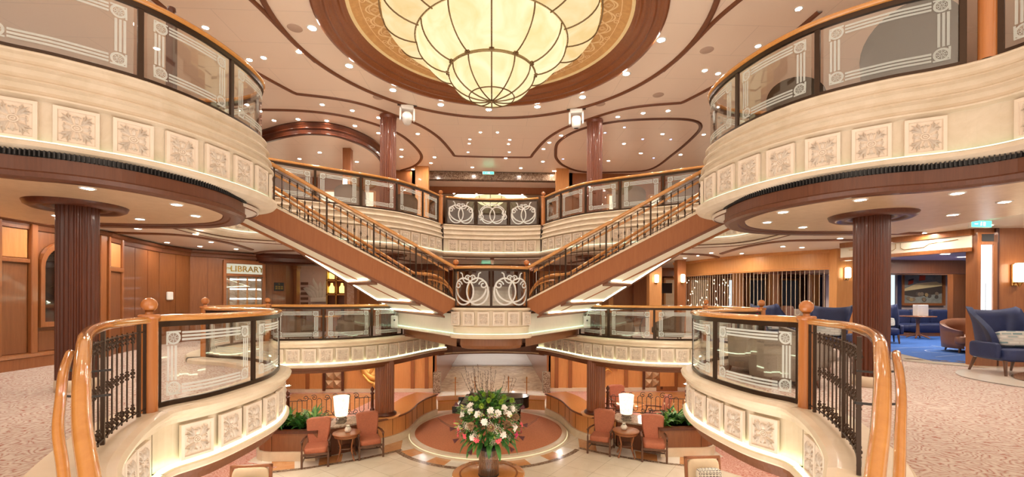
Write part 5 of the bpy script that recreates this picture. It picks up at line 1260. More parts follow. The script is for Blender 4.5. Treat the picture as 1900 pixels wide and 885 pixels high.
def text_mesh(s, size, M, depth=.006, cx='CENTER'):
    cu = bpy.data.curves.new('t', 'FONT'); cu.body = s; cu.size = size; cu.extrude = depth; cu.align_x = cx; cu.offset = .004
    o = bpy.data.objects.new('t', cu); me = bpy.data.meshes.new_from_object(o); m = MB()
    m.add([M @ v.co for v in me.vertices], [tuple(p.vertices) for p in me.polygons]); bpy.data.objects.remove(o); return m
gold_t = plain('gold_lettering', (.40, .25, .03), .5)
part('sign_lettering', text_mesh('LIBRARY', .265, M5 @ T(1.56, -.06, 5.60, rx=pi/2)), gold_t, sb, absolute=True)
part('sign_lettering', text_mesh('THE', .09, M5 @ T(1.03, -.06, 5.66, rx=pi/2)), gold_t, sb, absolute=True)
part('glass_pane', MB().box(.95, 2.02, -.04, -.03, FM, 5.44, M5), M_glass, r, absolute=True)
part('lit_interior', MB().box(.96, 2.01, -.012, -.004, FM, 5.43, M5), stone('library_interior', (.30, .20, .14), (.62, .52, .44), 5, .4), r, absolute=True)
for k in range(4):
    part('bookcase_upright', MB().box(1.0+.27*k, 1.05+.27*k, -.03, -.012, FM, 5.43, M5), W['cherry_l'], r, absolute=True)
for k in range(5):
    part('lit_shelf', MB().box(1.06, 1.98, -.024, -.013, 5.32-.32*k, 5.36-.32*k, M5), emit('shelf_light', (.85, .93, 1), 1.6) if k == 0 else bpy.data.materials['shelf_light'], r, absolute=True)
tag(link_mesh('wall_telephone', MB().box(.20, .40, -.07, 0, 4.66, 4.90, M4 @ T(0, 0, 0), .02), M_white), 'white telephone on the wood wall left of the library entrance', 'telephone')
r = thing('notice_plaque', 'black notice plaque with small gold lettering right of the library entrance', 'plaque', (*(M5 @ Vector((2.55, 0, 0))).xy, 5))
part('board', MB().box(2.40, 2.72, -.03, 0, 4.98, 5.27, M5, .005), M_black, r, absolute=True)
m = MB()
for k in range(3):
    for c in range(3): m.box(2.44+.09*c, 2.51+.09*c, -.034, -.03, 5.04+.045*k, 5.06+.045*k, M5)
m.lathe([(.02, 0), (.012, .02), (0, .03)], 0, 0, 8, M=M5 @ T(2.56, -.034, 5.21)); part('gold_print', m, gold_t, r, absolute=True)
# ---------------------------------------------------------------- pilasters with sconces
def sconce(label, M, kind=0):
    r = thing('wall_sconce', label, 'wall lamp', tuple(M.translation))
    part('back_plate', MB().box(-.05, .05, -.03, 0, -.20, .16, M, .008), M_brass, r, absolute=True)
    part('lamp_shade', MB().box(-.075, .075, -.15, -.04, -.14, .17, M, .03), emit('sconce_glow', (1, .82, .55), 3.5) if 'sconce_glow' not in bpy.data.materials else bpy.data.materials['sconce_glow'], r, absolute=True)
    part('finial', MB().lathe([(.05, -.14), (.03, -.17), (.012, -.21), (0, -.23)], 0, -.09, 12, M=M), M_brass, r, absolute=True)
def pilaster(label, x, y, w, z0, z1, inset=None, cap=True, rz=0, mat=None, sc_=None, d=.3):
    r = thing('pilaster', label, 'pilaster', (x, y, z0)); M = T(x, y, 0, rz=rz)
    part('shaft', MB().box(-w/2, w/2, -d/2, d/2, z0, z1, M, .01), mat or W['cherry'], r, absolute=True)
    if inset: part('marble_inset', MB().box(-w*.27, w*.27, -d/2-.015, -d/2, z0, z1-.45, M), M_rosem, r, absolute=True)
    if cap: part('cap', MB().box(-w/2-.05, w/2+.05, -d/2-.05, d/2, z1-.34, z1-.2, M, .02).box(-w/2-.02, w/2+.02, -d/2-.02, d/2, z1-.42, z1-.36, M, .01), mat or W['cherry'], r, absolute=True)
    if sc_: sconce(sc_, M @ T(0, -d/2-.01, 5.52 if z0 < 6 else 9.3))
pilaster('marble faced pilaster with lit sconce right of the notice plaque', -7.55, 16.7, .62, FM, 6.15, True, True, 0, None, 'glowing sconce on the marble pilaster near the library')
pilaster('marble faced pilaster half hidden by the lit stair underside', -5.55, 17.6, .5, FM, 6.15, True, True)
pilaster('wood pilaster with lit sconce behind the right stair flight', 6.35, 16.9, .5, FM, CM, False, False, 0, W['cherry_l'], 'glowing sconce on the pilaster nearest the right stair flight')
pilaster('narrow wood pilaster with lit sconce at the left end of the metal screen', 7.25, 16.6, .34, FM, CM, False, False, 0, None, 'glowing sconce beside the left end of the metal screen')
pilaster('wood pilaster with lit sconce at the right end of the metal screen', 10.35, 12.55, .5, FM, CM, False, False, 0, W['cherry_l'], 'glowing sconce beside the right end of the metal screen')
for s in (-1, 1):
    pilaster('plain lit wood pilaster beside the rear steps on the %s' % side[-s], s*2.6, 20.4, .8, FM, CM, False, False, 0, W['cherry_l'])
    pilaster('tall wood pilaster on the far upper deck, %s of the centre opening' % side[-s], s*3.3, 20.7, .62, FU, CT, False, False, 0, W['cherry_l'])
# back walls
m = MB().box(-16, -5.0, 21.6, 21.8, FM, CM).box(-5, -2.2, 22, 22.2, FM, CM).box(2.2, 7.0, 21.6, 21.8, FM, CM).box(-2.3, 2.3, 23, 23.1, FM, CM)
struct('wall_back', m, W['cherry'])
m = MB()
for x in (-4.6, -4.0, -3.4, 3.3, 3.9, 4.5, 5.2, 5.9): m.box(x-.10, x+.10, 21.5, 21.62, FM, CM)
struct('trim_16', m, W['cherry_l'])
struct('trim_17', MB().box(-4.5, 4.5, 19.4, 19.7, 5.98, CM), W['trim'])
# bar corner seen under the left stair flight
r = thing('pale_relief_wall', 'pale pink wall with carved capital relief and slots behind the left bar', 'wall panel', (-7.4, 19.6, FM))
part('wall', MB().box(-8.6, -6.6, 19.6, 19.8, FM, 6.2), plain('pink_plaster', (.70, .48, .38), .6), r, absolute=True)
m = MB(); q = MB(); leafs = T(-7.55, 19.58, 4.75)
for k in range(-3, 4):
    leaf(q, k*.10, 0, pi/2-k*.22, .55, .09, .08, 0, -k*.12); leaf(q, k*.12, .30, pi/2-k*.3, .40, .08, .10, 0, -k*.3)
for s in (-1, 1): leaf(q, s*.1, .45, pi/2-s*.9, .45, .07, .12, 0, s*.9)
q.xf(leafs); part('carved_capital', q, M_plaster, r, absolute=True)
part('relief_base', MB().box(-7.95, -7.15, 19.50, 19.6, 4.55, 4.75, None, .02), M_plaster, r, absolute=True)
m = MB()
for j in range(6): m.box(-8.40, -8.08, 19.58, 19.6, 4.2+.22*j, 4.32+.22*j)
part('slots', m, W['trim'], r, absolute=True)
r = thing('glass_cabinet', 'tall glazed cabinet with amber lit bottles left of the shaded stair', 'cabinet', (-6.6, 19.0, FM))
part('frame', MB().box(-7.05, -6.98, 18.9, 19.0, FM, 6.1).box(-6.66, -6.60, 18.9, 19.0, FM, 6.1).box(-6.28, -6.2, 18.9, 19.0, FM, 6.1).box(-7.05, -6.2, 18.9, 19.0, 5.45, 5.50).box(-7.05, -6.2, 18.9, 19.0, 4.85, 4.90).box(-7.05, -6.2, 18.9, 19.0, 6.05, 6.12), M_brass, r, absolute=True)
part('case_back', MB().box(-7.05, -6.2, 19.05, 19.1, FM, 6.1), W['dark'], r, absolute=True)
am = emit('amber_bottle_glow', (1, .58, .12), 1.5)
for x in (-6.85, -6.42):
    for z in (4.95, 5.55): part('lit_bottle', MB().lathe([(.10, 0), (.11, .05), (.11, .25), (.05, .33), (.04, .42)], x, 19.02, 12, M=T(z=z)), am, r, absolute=True)
r = thing('bar_counter', 'long curved bar counter with pale lit top under the left stair flight', 'bar counter', (-7, 18.4, FM))
part('front', MB().box(-8.6, -6.3, 18.1, 18.6, FM, 4.3, None, .03), W['cherry'], r, absolute=True)
part('top', MB().box(-8.7, -6.2, 18.0, 18.7, 4.3, 4.36, None, .02), M_whitem, r, absolute=True)
tag(link_mesh('entablature', MB().sweep(crom([(-9.2, 15.6), (-8.2, 15.3), (-7.3, 15.4), (-6.2, 16.2), (-5.6, 17.4)], .15), [(.1, CM), (.12, 6.16), (.04, 6.10), (.0, 5.98), (.05, 5.93), (-.1, 5.9), (-.5, 5.9)]), W['dark']), 'curved dark wood entablature hanging above the bar at left', 'cornice')
# ---------------------------------------------------------------- right: metal screen, header
SCp = crom([(7.6, 17.9), (7.95, 17.0), (8.15, 16.0), (8.45, 14.9), (8.95, 14.0), (9.6, 13.2), (10.15, 12.75)], .06); SA_ = Arc(SCp)
struct('trim_18', MB().sweep(SCp, [(-.25, CM), (.12, CM), (.12, 6.18), (.06, 6.15), (.05, 5.72), (.12, 5.70), (.10, 5.65), (-.15, 5.65)]), W['cherry_l'])
r = thing('metal_screen', 'curved screen of pale gold vertical bars and hairpin loops by the lounge', 'screen', (8.6, 15, FM))
gm = plain('champagne_metal', (.78, .66, .50), .35, .1)
n = 48
for i in range(n+1):
    t = SA_.L*i/n; x, y = SA_.at(t); lo = FM+.05+(0 if i % 4 in (0, 1) else (.55 if (i//4) % 2 else .9) if i % 4 == 2 else 0)
    part('bar', MB().tube([(x, y, lo), (x, y, 5.68)], .008, 5), gm, r, absolute=True)
    if i % 4 == 1 and i+1 <= n:
        t2 = SA_.L*(i+1)/n; zc = FM+.05+(.55 if ((i+1)//4) % 2 else .9)
        part('hairpin_loop', MB().tube([(*SA_.at((t+t2)/2-(t2-t)*cos(pi*k/8)/2), zc-(t2-t)*.5*sin(pi*k/8)) for k in range(9)], .011, 5), gm, r, absolute=True)
random.seed(4)
for i in range(60):
    t = random.uniform(0, SA_.L*.5); x, y = SA_.at(t)
    if i < 60: part('crystal_bead', MB().lathe([(0, -.03), (.014, 0), (0, .03)], x, y, 6, M=T(z=random.uniform(4.3, 5.5))), emit('bead_sparkle', (1, .86, .6), 3) if i == 0 else bpy.data.materials['bead_sparkle'], r, absolute=True)
part('bottom_rail', MB().sweep(SCp, [(-.03, FM), (-.03, FM+.06), (.03, FM+.06), (.03, FM)], close=True), gm, r, absolute=True)
# room beyond the screen
struct('wall_back', MB().box(7.0, 24, 21.4, 21.6, FM, CM), W['cherry'])
for i, (x, w, mm, s) in enumerate([(9.0, .9, 0, 'pleated cream'), (10.3, .9, 0, 'pleated cream'), (12.1, .7, 1, 'bright'), (13.2, .8, 2, 'mirrored'), (14.9, .9, 2, 'mirrored'), (17.3, 1.1, 1, 'bright')]):
    mat = [plain('lit_cream_pleat', (.80, .62, .40), .6), emit('daylight_window', (.80, .93, 1), .45), glassy('mirror_tint', (.3, .3, .3), 1, .4)][mm] if True else None
    r = thing('wall_niche', '%s wall bay number-free' % s, 'wall bay', (x, 21.35, 4)); r['label'] = '%s framed bay on the wall beyond the screen, %s' % (s, ['leftmost', 'second from its left end', 'left of the middle post', 'right of the middle post', 'near the blue curtain', 'rightmost'][i])
    part('frame', MB().box(x-w/2-.08, x-w/2, 21.25, 21.4, 4.1, 5.7).box(x+w/2, x+w/2+.08, 21.25, 21.4, 4.1, 5.7).box(x-w/2-.08, x+w/2+.08, 21.25, 21.4, 5.7, 5.8), W['cherry_l'], r, absolute=True)
    part('infill', MB().box(x-w/2, x+w/2, 21.32, 21.38, 4.1, 5.7), mat, r, absolute=True)
for x in (10.6, 12.2, 14.0): pilaster('wood post in the room beyond the screen, %s' % {10.6: 'behind its left half', 12.2: 'behind its middle', 14.0: 'behind its right half'}[x], x, 18.5, .35, FM, CM, False, False, 0, W['cherry_l'])
struct('trim_19', MB().box(8, 20, 20.9, 21.1, 5.85, CM), W['cherry'])
tag(link_mesh('lounge_counter', MB().box(9.0, 15.0, 17.5, 18.1, FM, 4.35, None, .03), plain('stone_counter', (.74, .60, .46), .4)), 'pale stone counter running behind the metal screen', 'counter')
for i, x in enumerate((9.6, 10.7, 11.8, 12.9)):
    tag(link_mesh('bar_stool', cushion(MB(), x-.22, x+.22, 16.9, 17.2, 4.0, 4.5).box(x-.2, x+.2, 16.85, 17.2, FM, 4.0, None, .05), M_tan), 'tan bar stool at the stone counter, %s of four' % ['first from the left', 'second from the left', 'second from the right', 'first from the right'][i], 'stool')
r = thing('television', 'black television on the bright wall between the two right sconces', 'television', (7.6, 19, 5.3))
part('screen', MB().box(7.25, 7.9, 18.9, 18.96, 5.0, 5.45, None, .01), plain('tv_glass', (.015, .015, .02), .1), r, absolute=True)
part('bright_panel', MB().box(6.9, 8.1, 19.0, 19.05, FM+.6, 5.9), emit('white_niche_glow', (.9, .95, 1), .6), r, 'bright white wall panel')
bpy.context.view_layer.update()
r.children[-1].location = -r.location
tag(link_mesh('reception_desk', MB().box(7.1, 8.2, 17.6, 18.1, FM, 4.5, None, .03), plain('white_desk', (.72, .68, .62), .4)), 'small white desk in front of the television', 'desk')
# ---------------------------------------------------------------- right lounge
m = MB(); m.poly([(9.85, 9.35), (10.9, 8.6), (24, 8.0), (24, 22), (14.8, 22), (13.4, 16.0), (11.0, 12.4)], FM+.012); struct('floor', m, M_blue)
m = MB()
for a, b in (((10.6, 10.0), (14, 11.2)), ((10.9, 10.9), (13.5, 10.3)), ((11.2, 11.8), (15, 12.6)), ((12, 10), (13.2, 12.6))): m.sweep([a, b], [(-.012, FM+.016), (.012, FM+.016)])
m.lathe([(.5, 0), (.53, 0)], 12.0, 10.9, 32, M=T(z=FM+.016), caps=False)
struct('trim_20', m, plain('pale_blue_line', (.42, .52, .70), .9))
m = MB(); m.poly([(9.0, 9.9), (9.5, 9.0), (10.2, 8.2), (13, 7.6), (24, 7.2), (24, 8.1), (10.9, 8.65), (9.85, 9.4), (11.2, 12.6), (10.4, 12.9), (9.2, 11)], FM+.008)
struct('floor', m, stone('beige_border_marble', (.74, .60, .42), (.84, .74, .58), 2, .2, .3))
m = MB()
for k in range(16):
    a = (9.25+.1*(k % 2)+.55*k*.35, 9.75-.30*k*.35, 0) 
    m.poly([(a[0], a[1]), (a[0]+.18, a[1]-.05), (a[0]+.22, a[1]+.10), (a[0]+.05, a[1]+.14)], FM+.013)
struct('trim_21', m, M_brownm)
m = MB(); m.lathe([(.01, 0), (1.0, 0)], 10.3, 6.9, 48, sx=2.0, sy=1.55, M=T(z=FM+.010), caps=False); struct('floor', m, M_whitem)
m = MB(); m.lathe([(.8, 0), (1.0, 0)], 10.8, 6.6, 48, sx=1.9, sy=1.35, M=T(z=FM+.016), caps=False); struct('trim_22', m, M_brownm)
# corner pillar with lit glass, wood wall with sconce
MR, LR = seg((12.6, 8.25), (10.12, 8.95)) 
MR = Matrix.Translation((10.12, 8.75, 0)) @ Matrix.Rotation(radians(-10), 4, 'Z')
struct('wall_right', MB().box(0, 5, 0, .2, FM, CM, MR), W['cherry'])
struct('baseboard_right', MB().box(-.02, 5, -.06, .0, FM, FM+.32, MR, .01), W['cherry'])
r = thing('lit_glass_pillar', 'corner pillar with tall glowing white glass panel and fine black curved lines', 'pillar', (10.12, 8.75, FM))
part('frame', MB().box(-.02, .05, -.10, 0, FM+.32, 6.15, MR, .01).box(.27, .35, -.10, 0, FM+.32, 6.15, MR, .01).box(.05, .27, -.10, 0, 5.90, 5.95, MR).box(.05, .27, -.10, 0, FM+.32, FM+.40, MR).box(-.02, .35, -.10, 0, 5.95, 6.15, MR), W['cherry'], r, absolute=True)
part('dark_vent', MB().box(.05, .27, -.108, -.10, 5.97, 6.12, MR), M_black, r, absolute=True)
part('glass_pane', MB().box(.05, .27, -.06, -.03, FM+.40, 5.90, MR), emit('white_panel_glow', (.97, .98, 1), 1.2), r, absolute=True)
m = MB(); q = lambda x, z: tuple(MR @ Vector((x, -.068, z)))
for pts in ([(.10, 5.88), (.10, 4.5), (.12, 4.43), (.07, 4.36)], [(.15, 3.8), (.15, 5.88)], [(.25, 5.7), (.21, 5.6), (.20, 5.2), (.16, 5.1), (.16, 4.0)], [(.25, 5.12), (.21, 5.12)]): m.tube([q(*p) for p in pts], .004, 4)
part('black_line_inlay', m, M_black, r, absolute=True)
struct('trim_23', MB().box(1.02, 1.16, -.10, 0, FM, CM, MR, .01).box(1.30, 1.44, -.12, 0, FM, CM, MR, .01).box(.36, .42, -.06, 0, FM, CM, MR, .01), W['dark'])
sconce('brass sconce with frosted glass beside the lit corner pillar', MR @ T(.72, -.01, 5.30) @ Matrix.Scale(1.25, 4))
tag(link_mesh('framed_map', MB().box(1.5, 2.3, -.05, 0, 4.6, 5.9, MR, .01), plain('map_paper', (.75, .62, .50), .6)), 'pale framed picture at the right edge of the view', 'picture')
# header band above the lounge opening
MH, LH = seg((9.35, 11.3), (10.15, 8.8))
struct('trim_24', MB().box(0, LH, -.1, .1, 6.12, CM, MH).box(0, LH, -.1, .1, 5.78, 5.86, MH), W['cherry'])
struct('wall_right', MB().box(0, LH, -.06, .06, 5.86, 6.12, MH), plain('cream_header', (.82, .72, .58), .5))
m = MB()
for s in (-1, 1): m.tube([MH @ Vector((x, -.07, z)) for x, z in ((LH/2+s*.05, 6.1), (LH/2+s*.05, 5.98), (LH/2+s*.12, 5.93), (LH/2+s*.5, 5.95), (LH/2+s*.6, 6.02), (LH/2+s*1.1, 6.05))], .007, 4)
struct('trim_25', m, M_brass)
# lounge interior
struct('wall_right', MB().box(23.4, 23.6, 8, 22, FM, CM), plain('lilac_wall', (.42, .33, .36), .5))
m = MB().box(14.0, 24, 17.8, 18.0, FM, 6.0); struct('wall_back', m, plain('lounge_grey', (.50, .40, .39), .6))
struct('ceiling', MB().box(10.5, 24, 9, 21, 6.1, 6.14), plain('lounge_ceiling', (.5, .42, .42), .5))
struct('trim_26', MB().box(10.4, 24, 14.2, 14.5, 5.65, 6.12).box(10.4, 24, 16.6, 17.0, 5.75, 6.12), W['trim'])
r = thing('wide_wood_post', 'wide plain wood post right of the ship painting in the lounge', 'post', (17.3, 15.5, FM))
part('shaft', MB().box(16.95, 17.95, 15.4, 15.6, FM, 5.75), W['panel'], r, absolute=True)
r = thing('lilac_wall_panel', 'pale lilac wall strip left of the lit corner pillar', 'wall panel', (15, 12.6, FM)); part('panel', MB().box(14.6, 15.9, 12.6, 12.7, FM, 5.85), plain('lilac_strip', (.50, .38, .44), .5), r, absolute=True)
r = thing('ship_painting', 'large wood framed painting of a liner with two red funnels in the right lounge', 'painting', (18.2, 17.7, 5.2))
px0, px1, pz0, pz1 = 17.3, 19.0, 4.62, 6.0
part('frame', MB().box(px0-.10, px1+.1, 17.66, 17.8, pz0-.1, pz0).box(px0-.10, px1+.1, 17.66, 17.8, pz1, pz1+.1).box(px0-.10, px0, 17.66, 17.8, pz0, pz1).box(px1, px1+.1, 17.66, 17.8, pz0, pz1), W['cherry'], r, absolute=True)
cv = part('canvas', MB().box(px0, px1, 17.72, 17.76, pz0, pz1), stone('stormy_canvas', (.20, .21, .19), (.34, .34, .31), 3, .6), r, absolute=True)
U = lambda u, v: (px0+(px1-px0)*u, pz0+(pz1-pz0)*v)
def patch(pts, c, nm, d=.0): part(nm, MB().prism([U(*p) for p in pts], .006, T(0, 17.712-d, 0)), plain('paint_'+nm, c, .6), cv, absolute=True)
patch([(0, .42), (1, .55), (1, .30), (.3, .18), (0, .25)], (.07, .05, .04), 'dark_hull')
patch([(0, .42), (.35, .60), (.85, .66), (.95, .60), (1, .62), (1, .53), (0, .36)], (.72, .56, .30), 'cream_deck', .002)
patch([(.12, .55), (.14, .72), (.26, .75), (.25, .60)], (.60, .07, .03), 'red_funnel', .004); patch([(.40, .68), (.42, .88), (.57, .90), (.56, .70)], (.62, .07, .03), 'red_funnel_tall', .004)
patch([(.12, .67), (.14, .72), (.26, .75), (.26, .70)], (.04, .03, .03), 'funnel_top', .006); patch([(.415, .83), (.42, .88), (.57, .90), (.57, .85)], (.04, .03, .03), 'funnel_top_tall', .006)
random.seed(2)
for k in range(12): u, v = random.uniform(.05, .9), random.uniform(.06, .30); patch([(u+.05*cos(a), v+.06*sin(a)) for a in [k2*pi/4 for k2 in range(8)]], random.choice([(.25, .18, .12), (.10, .08, .07), (.38, .26, .12)]), 'harbour_shape', .004+.0005*k)
# ---------------------------------------------------------------- seats on the middle deck
def wing_chair(label, x, y, rz, fab=M_navy, z=FM, k=1.0):
    r = thing('wing_chair', label, 'wing chair', (x, y, z), rz)
    part('seat', cushion(MB(), -.38, .38, -.42, .30, .26, .50), fab, r)
    m = MB(); n = 18; vs = []
    outline = lambda u: 1.22-.05*cos(u*pi*2)*0+.06*(abs(u)**3) - .03
    for side_ in (0, 1):
        for j in range(9):
            v = j/8
            for i in range(n+1):
                u = -1+2*i/n; top = 1.16+.10*abs(u)**2.5-.05*(abs(u) > .93); zz = .30+(top-.30)*v
                wing = max(0, abs(u)-.55)/.45; xx = .40*(u if abs(u) < .75 else (.75+(abs(u)-.75)*.35)*(1 if u > 0 else -1))*(1+.18*v)
                yy = .30+.12*v-wing**1.2*(.42*(sin(pi*min(1, v*.85+.2)))+.12)
                off = .055 if side_ else -.045
                vs.append((xx*(1+.10*side_), yy+off, zz+(.02 if side_ else 0)*v))
    N_ = (n+1)*9; fs = []
    for q in (0, 1):
        for j in range(8):
            for i in range(n): a = q*N_+j*(n+1)+i; fs.append((a, a+1, a+n+2, a+n+1))
    for i in range(n): fs += [(8*(n+1)+i, 8*(n+1)+i+1, N_+8*(n+1)+i+1, N_+8*(n+1)+i), (i, i+1, N_+i+1, N_+i)]
    for j in range(8):
        for i in (0, n): a = j*(n+1)+i; fs.append((a, a+n+1, N_+a+n+1, N_+a))
    part('winged_back', m.add(vs, fs, True), fab, r)
    for s in (-1, 1):
        part('arm', cushion(MB(), s*.43-.045, s*.43+.045, -.34, .25, .30, .60), fab, r)
        part('leg', MB().tube([(s*.34, -.34, .28), (s*.36, -.38, 0)], [.032, .018], 8), walnut, r)
        part('leg', MB().tube([(s*.32, .30, .28), (s*.35, .40, 0)], [.032, .018], 8), walnut, r)
    return r
def pillow(label, x, y, z, rz, kk=1):
    mt = bpy.data.materials.get('striped_pillow_cloth')
    if not mt:
        mt, nt, out = newmat('striped_pillow_cloth'); b = princ(nt, out, None, .9); co = coords(nt, (1, 1, 1)); w = N(nt, 'ShaderNodeTexBrick', Scale=1.0, Color1=(.75, .72, .66, 1), Color2=(.12, .22, .24, 1), Mortar=(.55, .52, .48, 1)); w.inputs['Brick Width'].default_value = .17; w.inputs['Row Height'].default_value = .055; w.inputs['Mortar Size'].default_value = .012
        mp = nt.nodes.new('ShaderNodeMapping'); mp.inputs['Rotation'].default_value = (pi/2, 0, 0); nt.links.new(co, mp.inputs[0]); nt.links.new(mp.outputs[0], w.inputs['Vector']); nt.links.new(w.outputs['Color'], b.inputs['Base Color'])
    o = tag(link_mesh('pillow', cushion(MB(), -.29, .29, -.08, .08, -.14, .14), mt), label, 'pillow')
    o.matrix_world = T(x, y, z, rz=rz) @ Matrix.Rotation(-.25, 4, 'X'); return o
def wing_at(label, x, y, rz, pl):
    wing_chair(label, x, y, rz)
    d = Vector((sin(rz)*.02, -cos(rz)*.02)); pillow(pl, x+sin(rz)*.10, y-cos(rz)*.10+.0, FM+.66, rz)
wing_at('navy velvet wing chair at the right edge beside the lit corner pillar', 9.66, 7.75, radians(-12), 'striped pillow on the wing chair at the right edge')
wing_at('navy velvet wing chair on the blue carpet just right of the dark fluted column', 12.5, 13.5, radians(-35), 'striped pillow on the wing chair right of the fluted column')
wing_at('navy velvet wing chair above the right lobe rail, left of two', 7.85, 11.9, radians(5), 'striped pillow on the left of the two wing chairs above the rail')
wing_at('navy velvet wing chair touching the dark fluted column from the left', 7.9, 9.95, radians(-50), 'striped pillow on the wing chair left of the fluted column')
def tub_chair(name, label, x, y, z, rz, fab, R=.45, h=.86, group=None, gapd=75):
    r = thing(name, label, 'armchair', (x, y, z), rz, group)
    a0, a1 = radians(-90+gapd/2), radians(270-gapd/2); n = 26; vs = []
    for q in (0, 1):
        for j in range(5):
            for i in range(n+1):
                u = i/n; a = a0+(a1-a0)*u; back = sin(pi*u)**1.3; top = .58+(h-.58)*back; zz = .12+(top-.12)*j/4; rr = (R if q else R-.10)*(1+.06*j/4)
                vs.append((rr*cos(a), rr*sin(a)*.95, zz+(.0 if q else -.01)))
    N_ = 5*(n+1); fs = []
    for q in (0, 1):
        for j in range(4):
            for i in range(n): b = q*N_+j*(n+1)+i; fs.append((b, b+1, b+n+2, b+n+1))
    for i in range(n): fs += [(4*(n+1)+i, 4*(n+1)+i+1, N_+4*(n+1)+i+1, N_+4*(n+1)+i), (i, i+1, N_+i+1, N_+i)]
    for j in range(4):
        for i in (0, n): b = j*(n+1)+i; fs.append((b, b+n+1, N_+b+n+1, N_+b))
    part('shell_back', MB().add(vs, fs, True), fab, r)
    part('seat', cushion(MB(), -R*.82, R*.82, -R*.95, R*.75, .22, .46), fab, r)
    for sx in (-1, 1):
        for sy in (-1, 1): part('leg', MB().tube([(sx*R*.65, sy*R*.65, .14), (sx*R*.7, sy*R*.7, 0)], [.03, .018], 6), walnut, r)
    return r
tub_chair('tub_chair', 'taupe tub chair behind the far left middle balustrade, left of its round table', -6.15, 14.3, FM, radians(-60)+pi, M_taupe, .52, .90)
tub_chair('tub_chair', 'taupe tub chair behind the far left middle balustrade, right of its round table', -4.62, 14.95, FM, radians(60)+pi, M_taupe, .52, .90)
tub_chair('tub_chair', 'taupe tub chair behind the far right middle balustrade, nearest the landing', 4.25, 14.7, FM, radians(-65)+pi, M_taupe, .52, .92)
tub_chair('tub_chair', 'taupe tub chair behind the far right middle balustrade, nearest the metal screen', 5.9, 14.4, FM, radians(60)+pi, M_taupe, .52, .92)
tub_chair('woven_tub_chair', 'large grey woven tub chair just behind the near right glass pane', 4.8, 6.95, FM, radians(170), M_weave, .50, .88)
tub_chair('woven_tub_chair', 'grey woven tub chair farther back in the right middle lobe', 4.98, 8.02, FM, radians(120), M_weave, .46, .84)
tub_chair('woven_tub_chair', 'grey woven tub chair partly behind the right foreground newel post', 6.1, 8.2, FM, radians(60), M_weave, .46, .84)
tub_chair('leather_tub_chair', 'brown leather tub chair on the blue carpet beside the corner pillar', 12.6, 10.9, FM, radians(-30), M_tan, .62, .88)
for lab, x, y in (('round wood table between the two taupe chairs on the far left', -5.35, 14.55),):
    r = pedestal_table('round_table', lab, x, y, .42, .78, W['stage_wood']); r.location.z = FM
r = thing('round_table', 'dark round table with curved legs between the far right taupe chairs', 'table', (4.95, 14.75, FM))
part('tabletop', MB().lathe([(.36, .73), (.39, .75), (.38, .78), (.01, .78)], 0, 0, 32), walnut, r)
for k in range(4):
    a = k*pi/2+.5; part('leg', MB().tube([(q*cos(a), q*sin(a), z) for q, z in crom([(.30, .74), (.20, .55), (.15, .35), (.22, .12), (.30, 0)], .06)], .02, 6), walnut, r)
r = pedestal_table('round_table', 'dark topped round table among the woven chairs in the right lobe', 5.55, 8.75, .45, .92, M_black); r.location.z = FM
r = thing('orchid', 'small magenta orchid on the dark table in the right lobe', 'flower', (5.4, 8.6, FM+.92))
part('stem', MB().tube([(0, 0, 0), (.02, 0, .12), (-.03, 0, .22)], .006, 5).lathe([(.04, 0), (.05, .05), (.03, .07)], 0, 0, 12), M_leaf, r); q = MB()
for k in range(4): 
    for j in range(5): leafblade(q, (-.03+.01*k, 0, .10+.05*k), j*1.25, .05, .02, .6, .8, 3)
part('blossom', q, mmag, r)
r = thing('blue_sofa', 'long navy sofa below the ship painting', 'sofa', (17.6, 16.2, FM))
part('seat', cushion(MB(), -2.0, 2.0, -.5, .4, .12, .48), M_navy, r); part('base', MB().box(-2, 2, -.45, .4, 0, .14), W['cherry'], r)
for k in range(5): part('back_cushion', cushion(MB(), -2+.8*k, -1.2+.8*k, .25, .5, .42, 1.0), M_navy, r)
part('arm', cushion(MB(), 1.7, 2.1, -.5, .4, .12, .66), M_navy, r)
r = pedestal_table('lounge_table', 'square edged wood table with a white card box in the lounge', 15.2, 15.0, .5, .80, W['cherry']); r.location.z = FM
tag(link_mesh('card_box', MB().box(15.1, 15.5, 14.9, 15.1, FM+.8, FM+1.2, None, .01), M_white), 'white card box on the lounge table', 'box')
r = thing('floor_lamp', 'chrome globe lamp on a stem just right of the dark fluted column', 'lamp', (13.2, 14.4, FM)); part('stem', MB().lathe([(.15, 0), (.15, .03), (.02, .05), (.02, 2.0)], 0, 0, 12), plain('chrome', (.7, .7, .7), .1, 1), r); part('globe', MB().lathe([(.14*cos(radians(a)), 2.1+.14*sin(radians(a))) for a in range(-80, 90, 17)], 0, 0, 20), bpy.data.materials['chrome'], r)
struct('window_1', MB().box(16.3, 16.95, 17.74, 17.78, 4.4, 5.9), bpy.data.materials['daylight_window'])
tag(link_mesh('curtain', MB().sweep([(16.1+i*.03, 20.9+.03*(i % 2)) for i in range(18)], [(0, FM+.4), (0, 5.85)]), M_navy), 'dark blue curtain beside the rightmost bay beyond the metal screen', 'curtain')
for x in (16.93,):
    m = MB(); m.sweep([(x+i*.03, 17.6+.03*(i % 2)) for i in range(8)], [(0, FM+.4), (0, 5.95)]); tag(link_mesh('curtain', m, M_navy), 'dark blue curtain between the lounge window and the ship painting', 'curtain')
